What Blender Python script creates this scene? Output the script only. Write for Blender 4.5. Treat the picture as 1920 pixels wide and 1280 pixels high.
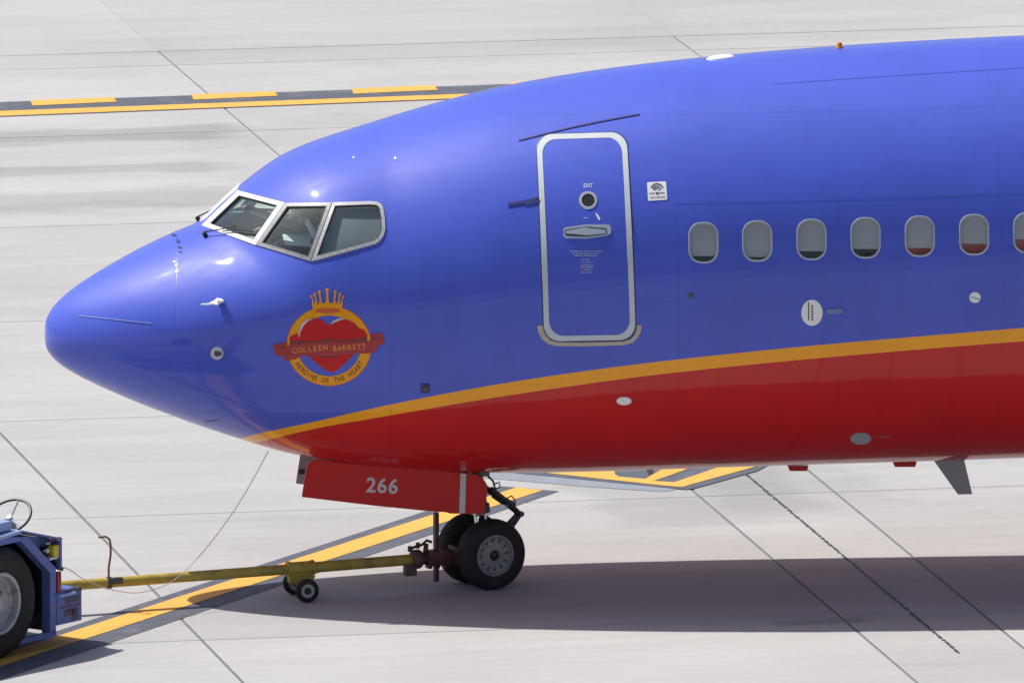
import bpy, bmesh, math, random
import numpy as np
from mathutils import Vector, Matrix
random.seed(7); np.random.seed(7)
for o in list(bpy.data.objects): bpy.data.objects.remove(o)
SC = bpy.context.scene
COL = SC.collection
rad = math.radians

# ------------------------------------------------------------------ camera, world, sun, exposure
# world: X runs aft along the fuselage, Y away from the photographer, Z up; origin on the ground under the nose wheels
FPX, PSI, PITCH, PXM = 34500.0, rad(5.0), math.atan(5820/34500), 198.0
FH = np.array([math.sin(PSI), math.cos(PSI), 0]); RT = np.array([math.cos(PSI), -math.sin(PSI), 0])
FW = math.cos(PITCH)*FH - math.sin(PITCH)*np.array([0, 0, 1.0]); UP = math.sin(PITCH)*FH + math.cos(PITCH)*np.array([0, 0, 1.0])
CAM = -(FW + (909-960)/FPX*RT + (640-1097)/FPX*UP)*FPX/PXM
cd = bpy.data.cameras.new('camera'); co = bpy.data.objects.new('camera', cd); COL.objects.link(co)
cd.sensor_width = 36; cd.lens = FPX/1920*36; cd.clip_start = 1; cd.clip_end = 6000
M = Matrix.Identity(4)
for i in range(3):
    M[i][0] = RT[i]; M[i][1] = UP[i]; M[i][2] = -FW[i]; M[i][3] = CAM[i]
co.matrix_world = M
SC.camera = co

SUN_R, SUN_F = -0.57, 0.20            # towards the sun, per metre of height: right / away
sd = RT*SUN_R + FH*SUN_F + np.array([0, 0, 1.0]); sd /= np.linalg.norm(sd)
w = bpy.data.worlds.new('World'); SC.world = w; w.use_nodes = True
nt = w.node_tree; bg = nt.nodes['Background']
sk = nt.nodes.new('ShaderNodeTexSky'); sk.sky_type = 'NISHITA'; sk.sun_disc = False
sk.sun_elevation = math.asin(sd[2]); sk.sun_rotation = math.atan2(sd[0], sd[1]); sk.air_density = 1.0; sk.dust_density = 2.5
nt.links.new(sk.outputs[0], bg.inputs[0]); bg.inputs[1].default_value = 0.108
sl = bpy.data.lights.new('sun', 'SUN'); sl.energy = 5.0; sl.angle = rad(0.53); sl.color = (1.0, 0.965, 0.91)
so = bpy.data.objects.new('sun', sl); COL.objects.link(so); so.rotation_euler = Vector(sd).to_track_quat('Z', 'Y').to_euler()
SC.view_settings.view_transform = 'Standard'; SC.view_settings.look = 'None'; SC.view_settings.gamma = 1
SC.view_settings.use_curve_mapping = False; SC.view_settings.exposure = 0.08

# ------------------------------------------------------------------ materials
def mat(name, col, rough=0.5, metal=0.0, var=0.12, scale=6.0, bump=0.0, bscale=40.0, spec=0.5, coat=0.0, dirt=None, dscale=3.0, damt=0.0):
    m = bpy.data.materials.new(name); m.use_nodes = True
    n = m.node_tree.nodes; l = m.node_tree.links; b = n['Principled BSDF']
    b.inputs['Roughness'].default_value = rough; b.inputs['Metallic'].default_value = metal
    b.inputs['Specular IOR Level'].default_value = spec; b.inputs['Coat Weight'].default_value = coat
    b.inputs['Coat Roughness'].default_value = 0.05
    tc = n.new('ShaderNodeTexCoord')
    nz = n.new('ShaderNodeTexNoise'); nz.inputs['Scale'].default_value = scale; nz.inputs['Detail'].default_value = 6
    l.new(tc.outputs['Object'], nz.inputs['Vector'])
    mx = n.new('ShaderNodeMix'); mx.data_type = 'RGBA'
    mx.inputs['A'].default_value = [c*(1-var) for c in col]+[1]; mx.inputs['B'].default_value = [min(1, c*(1+var)) for c in col]+[1]
    l.new(nz.outputs['Fac'], mx.inputs['Factor']); out = mx.outputs['Result']
    if dirt:
        n2 = n.new('ShaderNodeTexNoise'); n2.inputs['Scale'].default_value = dscale; n2.inputs['Detail'].default_value = 9; n2.inputs['Roughness'].default_value = .7
        l.new(tc.outputs['Object'], n2.inputs['Vector'])
        mr = n.new('ShaderNodeMapRange'); mr.inputs[1].default_value = .5; mr.inputs[2].default_value = .72; mr.inputs[4].default_value = damt
        l.new(n2.outputs['Fac'], mr.inputs[0])
        m2 = n.new('ShaderNodeMix'); m2.data_type = 'RGBA'; m2.inputs['B'].default_value = list(dirt)+[1]
        l.new(mr.outputs[0], m2.inputs['Factor']); l.new(out, m2.inputs['A']); out = m2.outputs['Result']
    l.new(out, b.inputs['Base Color'])
    if bump:
        n3 = n.new('ShaderNodeTexNoise'); n3.inputs['Scale'].default_value = bscale; n3.inputs['Detail'].default_value = 5
        l.new(tc.outputs['Object'], n3.inputs['Vector'])
        bp = n.new('ShaderNodeBump'); bp.inputs['Strength'].default_value = bump; bp.inputs['Distance'].default_value = .01
        l.new(n3.outputs['Fac'], bp.inputs['Height']); l.new(bp.outputs[0], b.inputs['Normal'])
    return m
BLUE, ORANGE, RED = (0.060, 0.096, 0.53), (0.88, 0.36, 0.004), (0.54, 0.008, 0.010)
M_BLUE = mat('blue paint', BLUE, .2, var=.03)
M_ORANGE = mat('orange paint', (0.84, 0.33, 0.008), .3, var=.05, spec=.25)
M_RED = mat('red paint', RED, .3, var=.05, spec=.25)
M_DRED = mat('dark red paint', (.17, .012, .014), .3, var=.05)
M_WHITE = mat('white paint', (.78, .78, .76), .35, var=.04)
M_SILVER = mat('brushed aluminium', (.55, .57, .60), .38, .55, var=.06, scale=20)
M_GREY = mat('grey paint', (.33, .34, .36), .45, var=.08)
M_FRAME2 = mat('grey window frame metal', (.26, .26, .27), .5, .2, var=.12, scale=30)
M_FRAME = mat('weathered window frame metal', (.40, .40, .41), .5, .2, var=.12, scale=30)
M_DARK = mat('dark rubber seal', (.02, .02, .022), .6)
M_SEAM = mat('seam sealant blue', (.02, .024, .16), .5, var=.1)
M_SEAM2 = mat('faint blue seam', (.045, .075, .42), .4)
M_TAN = mat('bare scuff metal', (.42, .36, .29), .45, .3, var=.12, scale=25)
M_GOLD = mat('gold lettering', (.75, .32, .05), .4, spec=.2)
M_TYRE = mat('tyre rubber', (.013, .013, .014), .75, var=.2, bump=.2, bscale=80, dirt=(.055, .05, .046), dscale=9, damt=.4)
M_RIM = mat('grey wheel rim', (.27, .27, .265), .5, .1, var=.12, dirt=(.08, .07, .06), dscale=8, damt=.6)
M_STEEL = mat('oily steel', (.08, .08, .085), .4, .6, var=.2, scale=12)
M_CHROME = mat('chrome piston', (.7, .7, .72), .12, 1.0, var=.02)
M_MAROON = mat('maroon tow head paint', (.075, .018, .016), .5, var=.25, scale=15, dirt=(.05, .04, .035), damt=.5)
M_YEL = mat('worn yellow towbar paint', (.43, .32, .05), .5, var=.2, scale=5, dirt=(.12, .085, .045), dscale=7, damt=.85, bump=.08)
M_YEL2 = mat('yellow plastic', (.62, .5, .03), .45)
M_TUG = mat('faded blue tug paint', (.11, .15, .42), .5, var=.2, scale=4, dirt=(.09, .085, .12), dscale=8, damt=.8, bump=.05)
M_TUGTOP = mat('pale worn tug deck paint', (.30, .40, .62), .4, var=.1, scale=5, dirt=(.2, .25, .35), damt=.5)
M_BLACK = mat('black plastic', (.015, .015, .016), .45)
M_REDLENS = mat('red reflector', (.30, .015, .02), .25)
M_LAMP = mat('amber lens', (.75, .28, .03), .2)
M_CORD = mat('faded red cord', (.50, .36, .29), .6)
M_SHIRT = mat('white shirt cloth', (.88, .9, .9), .8, var=.06, bump=.2)
M_SKINC = mat('skin', (.42, .24, .17), .55)
M_HAIR = mat('dark hair', (.03, .022, .018), .6)
M_TROUS = mat('dark trousers', (.02, .022, .03), .8)
M_SEAT = mat('grey seat fabric', (.45, .46, .44), .9, var=.1)
M_PANEL = mat('cockpit grey', (.44, .53, .53), .7)
M_SUNSH = mat('dark mesh sunshade', (.16, .16, .175), .8, var=.25, scale=5)
M_SHADE = mat('grey window shade', (.36, .36, .36), .6, var=.04)
M_REDREFL = mat('painted red reflection', (.32, .025, .025), .5)  # colour of the red reflection painted low in the last cabin windows
M_PAPER = mat('paper', (.8, .82, .82), .7, var=.03)

def glass(name, tint, refl):
    m = bpy.data.materials.new(name); m.use_nodes = True; n = m.node_tree.nodes; l = m.node_tree.links
    n.remove(n['Principled BSDF']); out = n['Material Output']
    tr = n.new('ShaderNodeBsdfTransparent'); tr.inputs[0].default_value = list(tint)+[1]
    gl = n.new('ShaderNodeBsdfGlossy'); gl.inputs['Roughness'].default_value = .03; gl.inputs[0].default_value = (.9, .95, .95, 1)
    lw = n.new('ShaderNodeLayerWeight'); lw.inputs[0].default_value = .5      # same from inside and outside
    fr = n.new('ShaderNodeMath'); fr.operation = 'POWER'; l.new(lw.outputs['Facing'], fr.inputs[0]); fr.inputs[1].default_value = 4
    mr = n.new('ShaderNodeMapRange'); mr.inputs[3].default_value = refl; mr.inputs[4].default_value = 1
    l.new(fr.outputs[0], mr.inputs[0])
    mx = n.new('ShaderNodeMixShader'); l.new(mr.outputs[0], mx.inputs[0]); l.new(tr.outputs[0], mx.inputs[1]); l.new(gl.outputs[0], mx.inputs[2])
    l.new(mx.outputs[0], out.inputs[0]); return m
M_GLASS = glass('tinted cockpit glass', (.90, 1.0, .97), .10)
M_PANE = glass('cabin window pane', (.95, .95, .95), .07)

# ------------------------------------------------------------------ object helpers
def thing(name, label, cat, loc=(0, 0, 0), group=None):
    o = bpy.data.objects.new(name, None); COL.objects.link(o); o.location = loc; o.empty_display_size = .2
    o['label'] = label; o['category'] = cat
    if group: o['group'] = group
    return o
def finish(bm, name, m, parent=None, smooth=True, angle=35, label=None):
    bmesh.ops.remove_doubles(bm, verts=bm.verts, dist=1e-6)
    me = bpy.data.meshes.new(name); bm.to_mesh(me); bm.free()
    ms = m if isinstance(m, (list, tuple)) else [m]
    for x in ms: me.materials.append(x)
    o = bpy.data.objects.new(name, me); COL.objects.link(o)
    if smooth:
        me.polygons.foreach_set('use_smooth', [True]*len(me.polygons))
        try: me.set_sharp_from_angle(angle=rad(angle))
        except Exception: pass
    if parent:
        o.parent = parent
        pw = Matrix.Translation(parent_loc(parent)); o.matrix_parent_inverse = pw.inverted()
    if label: o['label'] = label
    return o
def parent_loc(p):
    v = Vector((0, 0, 0))
    if p.type != 'EMPTY': return v
    while p is not None:
        v = v + p.location; p = p.parent
    return v
def empty_part(name, parent, loc):
    o = bpy.data.objects.new(name, None); COL.objects.link(o); o.parent = parent; o.location = Vector(loc)-parent_loc(parent); return o
def V(p): return Vector((float(p[0]), float(p[1]), float(p[2])))
def box(bm, c, ax, half, bev=0.0):
    """box centred at c with axes ax (3 vectors) and half sizes"""
    c = V(c); ax = [V(a).normalized() for a in ax]
    vs = [bm.verts.new(c+ax[0]*half[0]*i+ax[1]*half[1]*j+ax[2]*half[2]*k) for i in (-1, 1) for j in (-1, 1) for k in (-1, 1)]
    fs = [bm.faces.new([vs[i] for i in f]) for f in ((0, 1, 3, 2), (4, 6, 7, 5), (0, 4, 5, 1), (2, 3, 7, 6), (0, 2, 6, 4), (1, 5, 7, 3))]
    bmesh.ops.recalc_face_normals(bm, faces=fs)
    if bev:
        es = list({e for f in fs for e in f.edges})
        bmesh.ops.bevel(bm, geom=es, offset=bev, segments=2, affect='EDGES', profile=.6)
def frame_of(d):
    d = V(d).normalized(); a = Vector((0, 0, 1)) if abs(d.z) < .9 else Vector((1, 0, 0))
    x = d.cross(a).normalized(); y = d.cross(x).normalized(); return d, x, y
def tube(bm, pts, r, seg=12, cap=True):
    pts = [V(p) for p in pts]; rs = r if isinstance(r, (list, tuple)) else [r]*len(pts)
    rings = []; px = None
    for i, p in enumerate(pts):
        d = (pts[min(i+1, len(pts)-1)]-pts[max(i-1, 0)])
        d.normalize()
        if px is None: d, x, y = frame_of(d)
        else:
            x = (px-d*px.dot(d)).normalized(); y = d.cross(x).normalized()
        px = x
        rings.append([bm.verts.new(p+(x*math.cos(2*math.pi*k/seg)+y*math.sin(2*math.pi*k/seg))*rs[i]) for k in range(seg)])
    for a, b in zip(rings, rings[1:]):
        for k in range(seg): bm.faces.new((a[k], a[(k+1) % seg], b[(k+1) % seg], b[k]))
    if cap:
        bm.faces.new(rings[0][::-1]); bm.faces.new(rings[-1])
def lathe(bm, o, ax, prof, seg=40, close=False):
    d, x, y = frame_of(ax); o = V(o); rings = []
    for r, a in prof:
        if r < 1e-6: rings.append([bm.verts.new(o+d*a)])
        else: rings.append([bm.verts.new(o+d*a+(x*math.cos(2*math.pi*k/seg)+y*math.sin(2*math.pi*k/seg))*r) for k in range(seg)])
    pr = list(zip(rings, rings[1:]))+([(rings[-1], rings[0])] if close else [])
    for a, b in pr:
        for k in range(seg):
            k2 = (k+1) % seg
            f = [a[k % len(a)], a[k2 % len(a)], b[k2 % len(b)], b[k % len(b)]]
            f = list(dict.fromkeys(f))
            if len(f) > 2: bm.faces.new(f)
    bmesh.ops.recalc_face_normals(bm, faces=bm.faces)
def prism(bm, pts, d):
    """solid from planar loop pts swept by vector d"""
    d = V(d); a = [bm.verts.new(V(p)) for p in pts]; b = [bm.verts.new(V(p)+d) for p in pts]
    fs = [bm.faces.new(a), bm.faces.new(b[::-1])]
    for i in range(len(a)): fs.append(bm.faces.new((a[i], a[(i+1) % len(a)], b[(i+1) % len(a)], b[i])))
    bmesh.ops.recalc_face_normals(bm, faces=fs)

# ------------------------------------------------------------------ sight lines: place things where the photograph's rays meet real surfaces
def ray(x, y): return FW + (x-960)/FPX*RT + (640-y)/FPX*UP
def ground(x, y, z=0.0):
    d = ray(x, y); return CAM + (z-CAM[2])/d[2]*d
def at_y(x, y, Y):
    d = ray(x, y); return CAM + (Y-CAM[1])/d[1]*d
def on_plane(x, y, p, n):
    d = ray(x, y); p = np.array(p, float); n = np.array(n, float); return CAM + ((p-CAM)@n)/(d@n)*d
def proj(P):
    q = np.asarray(P, float)-CAM; z = q@FW
    return 960+FPX*(q@RT)/z, 640-FPX*(q@UP)/z

# ------------------------------------------------------------------ fuselage surface: stations from the nose
X0 = -4.163
K = [0.0, 0.01, 0.03, 0.07, 0.13, 0.22, 0.35, 0.5, 0.7, 0.95, 1.2, 1.4, 1.5, 1.65, 1.83, 2.0, 2.2, 2.45, 2.8, 3.2, 3.7, 4.3, 5.0, 5.8, 6.6, 7.5, 8.5, 9.5, 10.8, 14.0, 20.0]
ZT = [2.473, 2.5937, 2.6458, 2.7108, 2.7796, 2.8584, 2.9511, 3.043, 3.1533, 3.2785, 3.392, 3.4709, 3.5226, 3.662, 3.8223, 3.9543, 4.0867, 4.203, 4.328, 4.456, 4.599, 4.744, 4.863, 4.962, 5.034, 5.096, 5.145, 5.18, 5.21, 5.27, 5.381]
ZB = [2.473, 2.353, 2.3091, 2.2543, 2.1969, 2.1328, 2.0591, 1.9847, 1.8929, 1.7862, 1.6888, 1.6109, 1.5755, 1.5228, 1.4618, 1.4068, 1.346, 1.2869, 1.2244, 1.1739, 1.1305, 1.1054, 1.1039, 1.1154, 1.1302, 1.1443, 1.1586, 1.1779, 1.1983, 1.2576, 1.3686]
ZM = [2.473, 2.474, 2.475, 2.478, 2.482, 2.488, 2.496, 2.505, 2.52, 2.545, 2.575, 2.605, 2.62, 2.643, 2.668, 2.69, 2.717, 2.75, 2.797, 2.852, 2.922, 2.998, 3.07, 3.13, 3.174, 3.21, 3.242, 3.265, 3.29, 3.35, 3.461]
WS = [0, .04, .12, .25, .5, .75, 1, 1.5, 2, 2.5, 3, 3.5, 4, 4.5, 5, 5.5, 6, 6.5, 20]
WW = [0, .19, .32, .46, .66, .82, .96, 1.19, 1.37, 1.51, 1.63, 1.715, 1.78, 1.82, 1.85, 1.868, 1.877, 1.88, 1.88]
def herm(k, v):
    k = np.array(k, float); v = np.array(v, float); q = np.sqrt(k); h = np.diff(q); d = np.diff(v)/h
    m = np.zeros(len(k)); m[0] = d[0]; m[-1] = d[-1]; m[1:-1] = (d[:-1]*h[1:]+d[1:]*h[:-1])/(h[1:]+h[:-1])
    def f(s):
        x = np.sqrt(np.clip(s, 0, k[-1])); i = np.clip(np.searchsorted(q, x)-1, 0, len(k)-2); t = (x-q[i])/h[i]
        return (2*t**3-3*t**2+1)*v[i]+(t**3-2*t**2+t)*h[i]*m[i]+(-2*t**3+3*t**2)*v[i+1]+(t**3-t**2)*h[i]*m[i+1]
    return f
fT, fB, fM, fW = herm(K, ZT), herm(K, ZB), herm(K, ZM), herm(WS, WW)
def sst(a, b, x):
    t = np.clip((x-a)/(b-a), 0, 1); return t*t*(3-2*t)
def body(s, t):
    """t = 0 on the photographer's side at the widest line, 90 deg at the crown"""
    s = np.asarray(s, float); t = np.asarray(t, float); ct = np.cos(t); sn = np.sin(t)
    bl = sst(.2, 1.4, s)*(1-sst(2.0, 3.4, s)); sp = s-.7*np.abs(ct)**1.5*bl
    T, B, m, wd = fT(sp), fB(s), fM(s), fW(s)
    ex = 2/(2+.8*sst(.25, 1.0, s)*(1-sst(2.1, 3.3, s)))
    cu = np.sign(ct)*np.where(sn > 0, np.abs(ct)**ex, np.abs(ct)); su = np.where(sn > 0, np.abs(sn)**ex, sn)
    return np.stack([X0+s, -wd*cu, m+np.where(sn > 0, (T-m)*su, (m-B)*sn)], -1)
def bnormal(s, t):
    e = 1e-3; s = np.maximum(s, .002)
    n = np.cross(body(s+e, t)-body(s-e, t), body(s, t+e)-body(s, t-e)); n = n/np.linalg.norm(n, axis=-1, keepdims=True)
    c = np.stack([X0+s+.3, 0*s, fM(s)], -1); sg = np.sign(((body(s, t)-c)*n).sum(-1, keepdims=True)); return n*sg
_S, _T = np.meshgrid(np.concatenate([np.linspace(.02, 1, 60), np.linspace(1.02, 11.5, 260)]), np.radians(np.linspace(-95, 97, 160)), indexing='ij')
_GX, _GY = proj(body(_S, _T)); _GX = _GX.ravel(); _GY = _GY.ravel(); _SF = _S.ravel(); _TF = _T.ravel()
def skin_st(px, py):
    px = np.atleast_1d(np.asarray(px, float)); py = np.atleast_1d(np.asarray(py, float)); s = np.zeros(len(px)); t = np.zeros(len(px))
    for i in range(len(px)):
        j = np.argmin((_GX-px[i])**2+(_GY-py[i])**2); s[i] = _SF[j]; t[i] = _TF[j]
    for _ in range(7):
        x, y = proj(body(s, t)); e = 1e-4
        xs, ys = proj(body(s+e, t)); xt, yt = proj(body(s, t+e))
        a, b, c, d = (xs-x)/e, (xt-x)/e, (ys-y)/e, (yt-y)/e; det = a*d-b*c; det = np.where(np.abs(det) < 300, 300*np.sign(det+1e-9), det)
        dx, dy = px-x, py-y
        s = np.clip(s+np.clip((d*dx-b*dy)/det, -.04, .04), .003, 13); t = np.clip(t+np.clip((a*dy-c*dx)/det, -.05, .05), -1.65, 1.6)
    return s, t
def skin(px, py, off=0.0):
    s, t = skin_st(px, py); return body(s, t)+bnormal(s, t)*np.asarray(off).reshape(-1, 1)
def skin1(x, y, off=0.0): return skin([x], [y], off)[0]
def snorm(x, y):
    s, t = skin_st([x], [y]); return bnormal(s, t)[0]

def outward(bm):
    for f in bm.faces:
        f.normal_update(); c = f.calc_center_median()
        if f.normal.dot(Vector((0, c.y, c.z-3.0))) < 0: f.normal_flip()
def decal_bm(polys, off, thick=0.0, cell=14.0, quads=None):
    """flat print or a thin plate bent onto the skin; polys are outlines in sight-line coordinates"""
    bm = bmesh.new()
    for pl in polys:
        bm.faces.new([bm.verts.new((p[0], p[1], 0)) for p in pl])
    if polys: bmesh.ops.triangulate(bm, faces=[f for f in bm.faces if len(f.verts) > 4], ngon_method='BEAUTY')
    for q in quads or []:
        bm.faces.new([bm.verts.new((p[0], p[1], 0)) for p in q])
    bmesh.ops.remove_doubles(bm, verts=bm.verts, dist=1e-4)
    return bend(bm, off, thick, cell)
def bend(bm, off, thick=0.0, cell=14.0):
    xs = [v.co.x for v in bm.verts]; ys = [v.co.y for v in bm.verts]
    for lo, hi, ax in ((min(xs), max(xs), 0), (min(ys), max(ys), 1)):
        k = int((hi-lo)/cell)
        for i in range(1, k+1):
            c = lo+(hi-lo)*i/(k+1)
            bmesh.ops.bisect_plane(bm, geom=bm.verts[:]+bm.edges[:]+bm.faces[:], plane_co=(c, 0, 0) if ax == 0 else (0, c, 0), plane_no=(1, 0, 0) if ax == 0 else (0, 1, 0))
    vs = list(bm.verts); px = [v.co.x for v in vs]; py = [v.co.y for v in vs]
    top = skin(px, py, off+thick)
    if thick:
        base = skin(px, py, max(0, off-.002)); idx = {v: i for i, v in enumerate(vs)}
        be = [e for e in bm.edges if len(e.link_faces) == 1]; low = {}
        quads = []
        for e in be:
            for v in e.verts:
                if v not in low: low[v] = bm.verts.new(V(base[idx[v]]))
            quads.append((e.verts[0], e.verts[1]))
    for v, p in zip(vs, top): v.co = V(p)
    if thick:
        for a, b in quads: bm.faces.new((a, b, low[b], low[a]))
        bmesh.ops.recalc_face_normals(bm, faces=bm.faces)
        up = sum((1 if f.normal.dot(Vector((0, f.calc_center_median().y, f.calc_center_median().z-3))) > 0 else -1)*f.calc_area() for f in bm.faces)
        if up < 0: bmesh.ops.reverse_faces(bm, faces=bm.faces)
    else: outward(bm)
    return bm
def decal(name, polys, m, parent, off=.003, thick=0.0, cell=14.0, quads=None, label=None):
    return finish(decal_bm(polys, off, thick, cell, quads), name, m, parent, label=label)
def line_quads(pts, w):
    q = []; pts = [np.array(p, float) for p in pts]; nn = []
    for i in range(len(pts)):
        d = pts[min(i+1, len(pts)-1)]-pts[max(i-1, 0)]; d /= np.hypot(*d); nn.append(np.array([-d[1], d[0]])*w/2)
    for i in range(len(pts)-1): q.append([pts[i]+nn[i], pts[i+1]+nn[i+1], pts[i+1]-nn[i+1], pts[i]-nn[i]])
    return q
def ell(cx, cy, rx, ry, n=28): return [(cx+rx*math.cos(2*math.pi*k/n), cy+ry*math.sin(2*math.pi*k/n)) for k in range(n)]
def rrect(a, b, r, n=7):
    """rounded rectangle loop, half sizes a, b"""
    out = []
    for cx, cy, a0 in ((a-r, b-r, 0), (-(a-r), b-r, 90), (-(a-r), -(b-r), 180), (a-r, -(b-r), 270)):
        for k in range(n): t = rad(a0+90*k/(n-1)); out.append((cx+r*math.cos(t), cy+r*math.sin(t)))
    return out
def densify(loop, step):
    o = []
    for i in range(len(loop)):
        a, b = np.array(loop[i], float), np.array(loop[(i+1) % len(loop)], float); k = max(1, int(np.hypot(*(b-a))/step))
        for j in range(k): o.append(tuple(a+(b-a)*j/k))
    return o
def ring_from(loops, offs, name, m, parent, label=None):
    """loops of equal length (sight-line coordinates) at heights offs, joined into one moulded ring"""
    bm = bmesh.new(); n = len(loops[0]); R = []
    for lp, of in zip(loops, offs):
        P = skin([p[0] for p in lp], [p[1] for p in lp], of); R.append([bm.verts.new(V(p)) for p in P])
    for a, b in zip(R, R[1:]):
        for k in range(n): bm.faces.new((a[k], a[(k+1) % n], b[(k+1) % n], b[k]))
    bmesh.ops.recalc_face_normals(bm, faces=bm.faces)
    up = sum(f.normal.dot(Vector((0, f.calc_center_median().y, f.calc_center_median().z-3)))*f.calc_area() for f in bm.faces)
    if up < 0: bmesh.ops.reverse_faces(bm, faces=bm.faces)
    return finish(bm, name, m, parent, angle=30, label=label)
def text_bm(s, size=1.0, bold=0.0):
    cu = bpy.data.curves.new('t', 'FONT'); cu.body = s; cu.size = size; cu.align_x = 'CENTER'; cu.align_y = 'CENTER'; cu.offset = bold; cu.resolution_u = 3
    ob = bpy.data.objects.new('t', cu); COL.objects.link(ob); dg = bpy.context.evaluated_depsgraph_get()
    me = bpy.data.meshes.new_from_object(ob.evaluated_get(dg)); bm = bmesh.new(); bm.from_mesh(me)
    bpy.data.objects.remove(ob); bpy.data.curves.remove(cu); bpy.data.meshes.remove(me); return bm
def merge_bm(dst, src, f):
    mp = {}
    for v in src.verts: x, y = f(v.co.x, v.co.y); mp[v] = dst.verts.new((x, y, 0))
    for fc in src.faces:
        try: dst.faces.new([mp[v] for v in fc.verts])
        except ValueError: pass
    src.free()
def dash_text(rows, h):
    """rows (y, x0, x1): marks too small to read are broken into letter-wide dashes"""
    q = []
    for y, a, b in rows:
        x = a
        while x < b-1:
            wd = random.uniform(1.2, 2.4); q.append([(x, y-h/2), (x+wd, y-h/2), (x+wd, y+h/2), (x, y+h/2)]); x += wd+random.choice((.6, .6, .7, 2.0))
    return q

# ------------------------------------------------------------------ apron: slabs, joints, markings
SR = rad(6.0)
UD = np.array([math.cos(SR), math.sin(SR), 0]); VD = np.array([-math.sin(SR), math.cos(SR), 0])
def uv(p): return float(np.dot(p, UD)), float(np.dot(p, VD))
def struct(o, label=None):
    o['kind'] = 'structure'
    if label: o['label'] = label
    return o
def concrete(name, base, slabs=True):
    m = bpy.data.materials.new(name); m.use_nodes = True; n = m.node_tree.nodes; l = m.node_tree.links; b = n['Principled BSDF']
    b.inputs['Roughness'].default_value = .85; b.inputs['Specular IOR Level'].default_value = .25
    g = n.new('ShaderNodeNewGeometry')
    mp = n.new('ShaderNodeMapping'); mp.inputs['Rotation'].default_value = (0, 0, -SR); l.new(g.outputs['Position'], mp.inputs[0])
    def noise(sx, sy, sc, det=6, ro=.6):
        q = n.new('ShaderNodeMapping'); q.inputs['Scale'].default_value = (sx, sy, 1); l.new(mp.outputs[0], q.inputs[0])
        z = n.new('ShaderNodeTexNoise'); z.inputs['Scale'].default_value = sc; z.inputs['Detail'].default_value = det; z.inputs['Roughness'].default_value = ro
        l.new(q.outputs[0], z.inputs['Vector']); return z.outputs['Fac']
    def math_(op, a, c, d=None):
        q = n.new('ShaderNodeMath'); q.operation = op
        for i, x in enumerate((a, c, d)):
            if x is None: continue
            if isinstance(x, (int, float)): q.inputs[i].default_value = x
            else: l.new(x, q.inputs[i])
        return q.outputs[0]
    def rng(x, a, c, d, e):
        q = n.new('ShaderNodeMapRange'); q.inputs[1].default_value = a; q.inputs[2].default_value = c; q.inputs[3].default_value = d; q.inputs[4].default_value = e; q.interpolation_type = 'SMOOTHSTEP'
        l.new(x, q.inputs[0]); return q.outputs[0]
    val = rng(noise(1, 1, .16, 5), .3, .7, .93, 1.06)
    val = math_('MULTIPLY', val, rng(noise(.10, 1.1, 1.0, 7, .62), .3, .72, .94, 1.04))      # broom and traffic streaks along the slabs
    val = math_('MULTIPLY', val, rng(noise(.5, 5, 1.0, 6, .6), .25, .75, .965, 1.03))
    val = math_('MULTIPLY', val, rng(noise(1, 1, 9, 5, .7), .2, .8, .96, 1.04))
    val = math_('MULTIPLY', val, rng(noise(.6, 1, 1.1, 9, .74), .56, .74, 1.0, .86))
    oi = n.new('ShaderNodeObjectInfo'); val = math_('MULTIPLY', val, rng(oi.outputs['Random'], 0, 1, .945, 1.035))
    # long damp-looking stains left on particular slabs
    sp = n.new('ShaderNodeSeparateXYZ'); l.new(mp.outputs[0], sp.inputs[0])
    wob = math_('MULTIPLY', math_('SUBTRACT', noise(.5, 1, 1.1, 6), .5), 1.6)
    for (px, py, hu, hv, amt) in STAINS:
        cu_, cv_ = uv(ground(px, py))
        dv = math_('ABSOLUTE', math_('ADD', math_('SUBTRACT', sp.outputs[1], cv_), wob), 0); du = math_('ABSOLUTE', math_('ADD', math_('SUBTRACT', sp.outputs[0], cu_), wob), 0)
        k = math_('MULTIPLY', rng(dv, hv*.55, hv, 1, 0), rng(du, hu*.7, hu, 1, 0))
        val = math_('MULTIPLY', val, math_('SUBTRACT', 1, math_('MULTIPLY', k, amt)))
    mx = n.new('ShaderNodeMix'); mx.data_type = 'RGBA'; mx.blend_type = 'MULTIPLY'; mx.inputs['Factor'].default_value = 1; mx.inputs['A'].default_value = list(base)+[1]
    cb = n.new('ShaderNodeCombineColor'); [l.new(val, cb.inputs[i]) for i in range(3)]; l.new(cb.outputs[0], mx.inputs['B'])
    l.new(mx.outputs['Result'], b.inputs['Base Color'])
    bp = n.new('ShaderNodeBump'); bp.inputs['Strength'].default_value = .25; bp.inputs['Distance'].default_value = .004; l.new(noise(1, 1, 60, 4), bp.inputs['Height']); l.new(bp.outputs[0], b.inputs['Normal'])
    return m
STAINS = [(140, 256, 2.0, .62, .24), (60, 321, 2.6, .42, .20), (140, 376, 2.4, .75, .16), (40, 395, 2.5, .5, .07), (1300, 918, 1.25, 2.2, .13), (1480, 905, 1.0, 1.8, .09), (1560, 1160, .5, .25, .25), (880, 215, 2.6, .5, .08), (560, 262, 1.5, .7, .08), (700, 70, 4, 2.2, .05), (1400, 60, 3, 1.0, .06)]
M_CONC = concrete('apron concrete', (.385, .378, .370))
M_BASE = mat('outer apron concrete', (.22, .215, .21), .9, var=.15, scale=.05)
M_JOINT = mat('joint sealant', (.15, .15, .155), .8, var=.3, scale=4)
M_CRACK = mat('black crack filler', (.035, .035, .038), .6, var=.4, scale=8)
M_LYEL = mat('yellow marking paint', (.72, .36, .055), .7, var=.14, scale=2, dirt=(.42, .30, .15), dscale=3.5, damt=.55)
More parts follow.
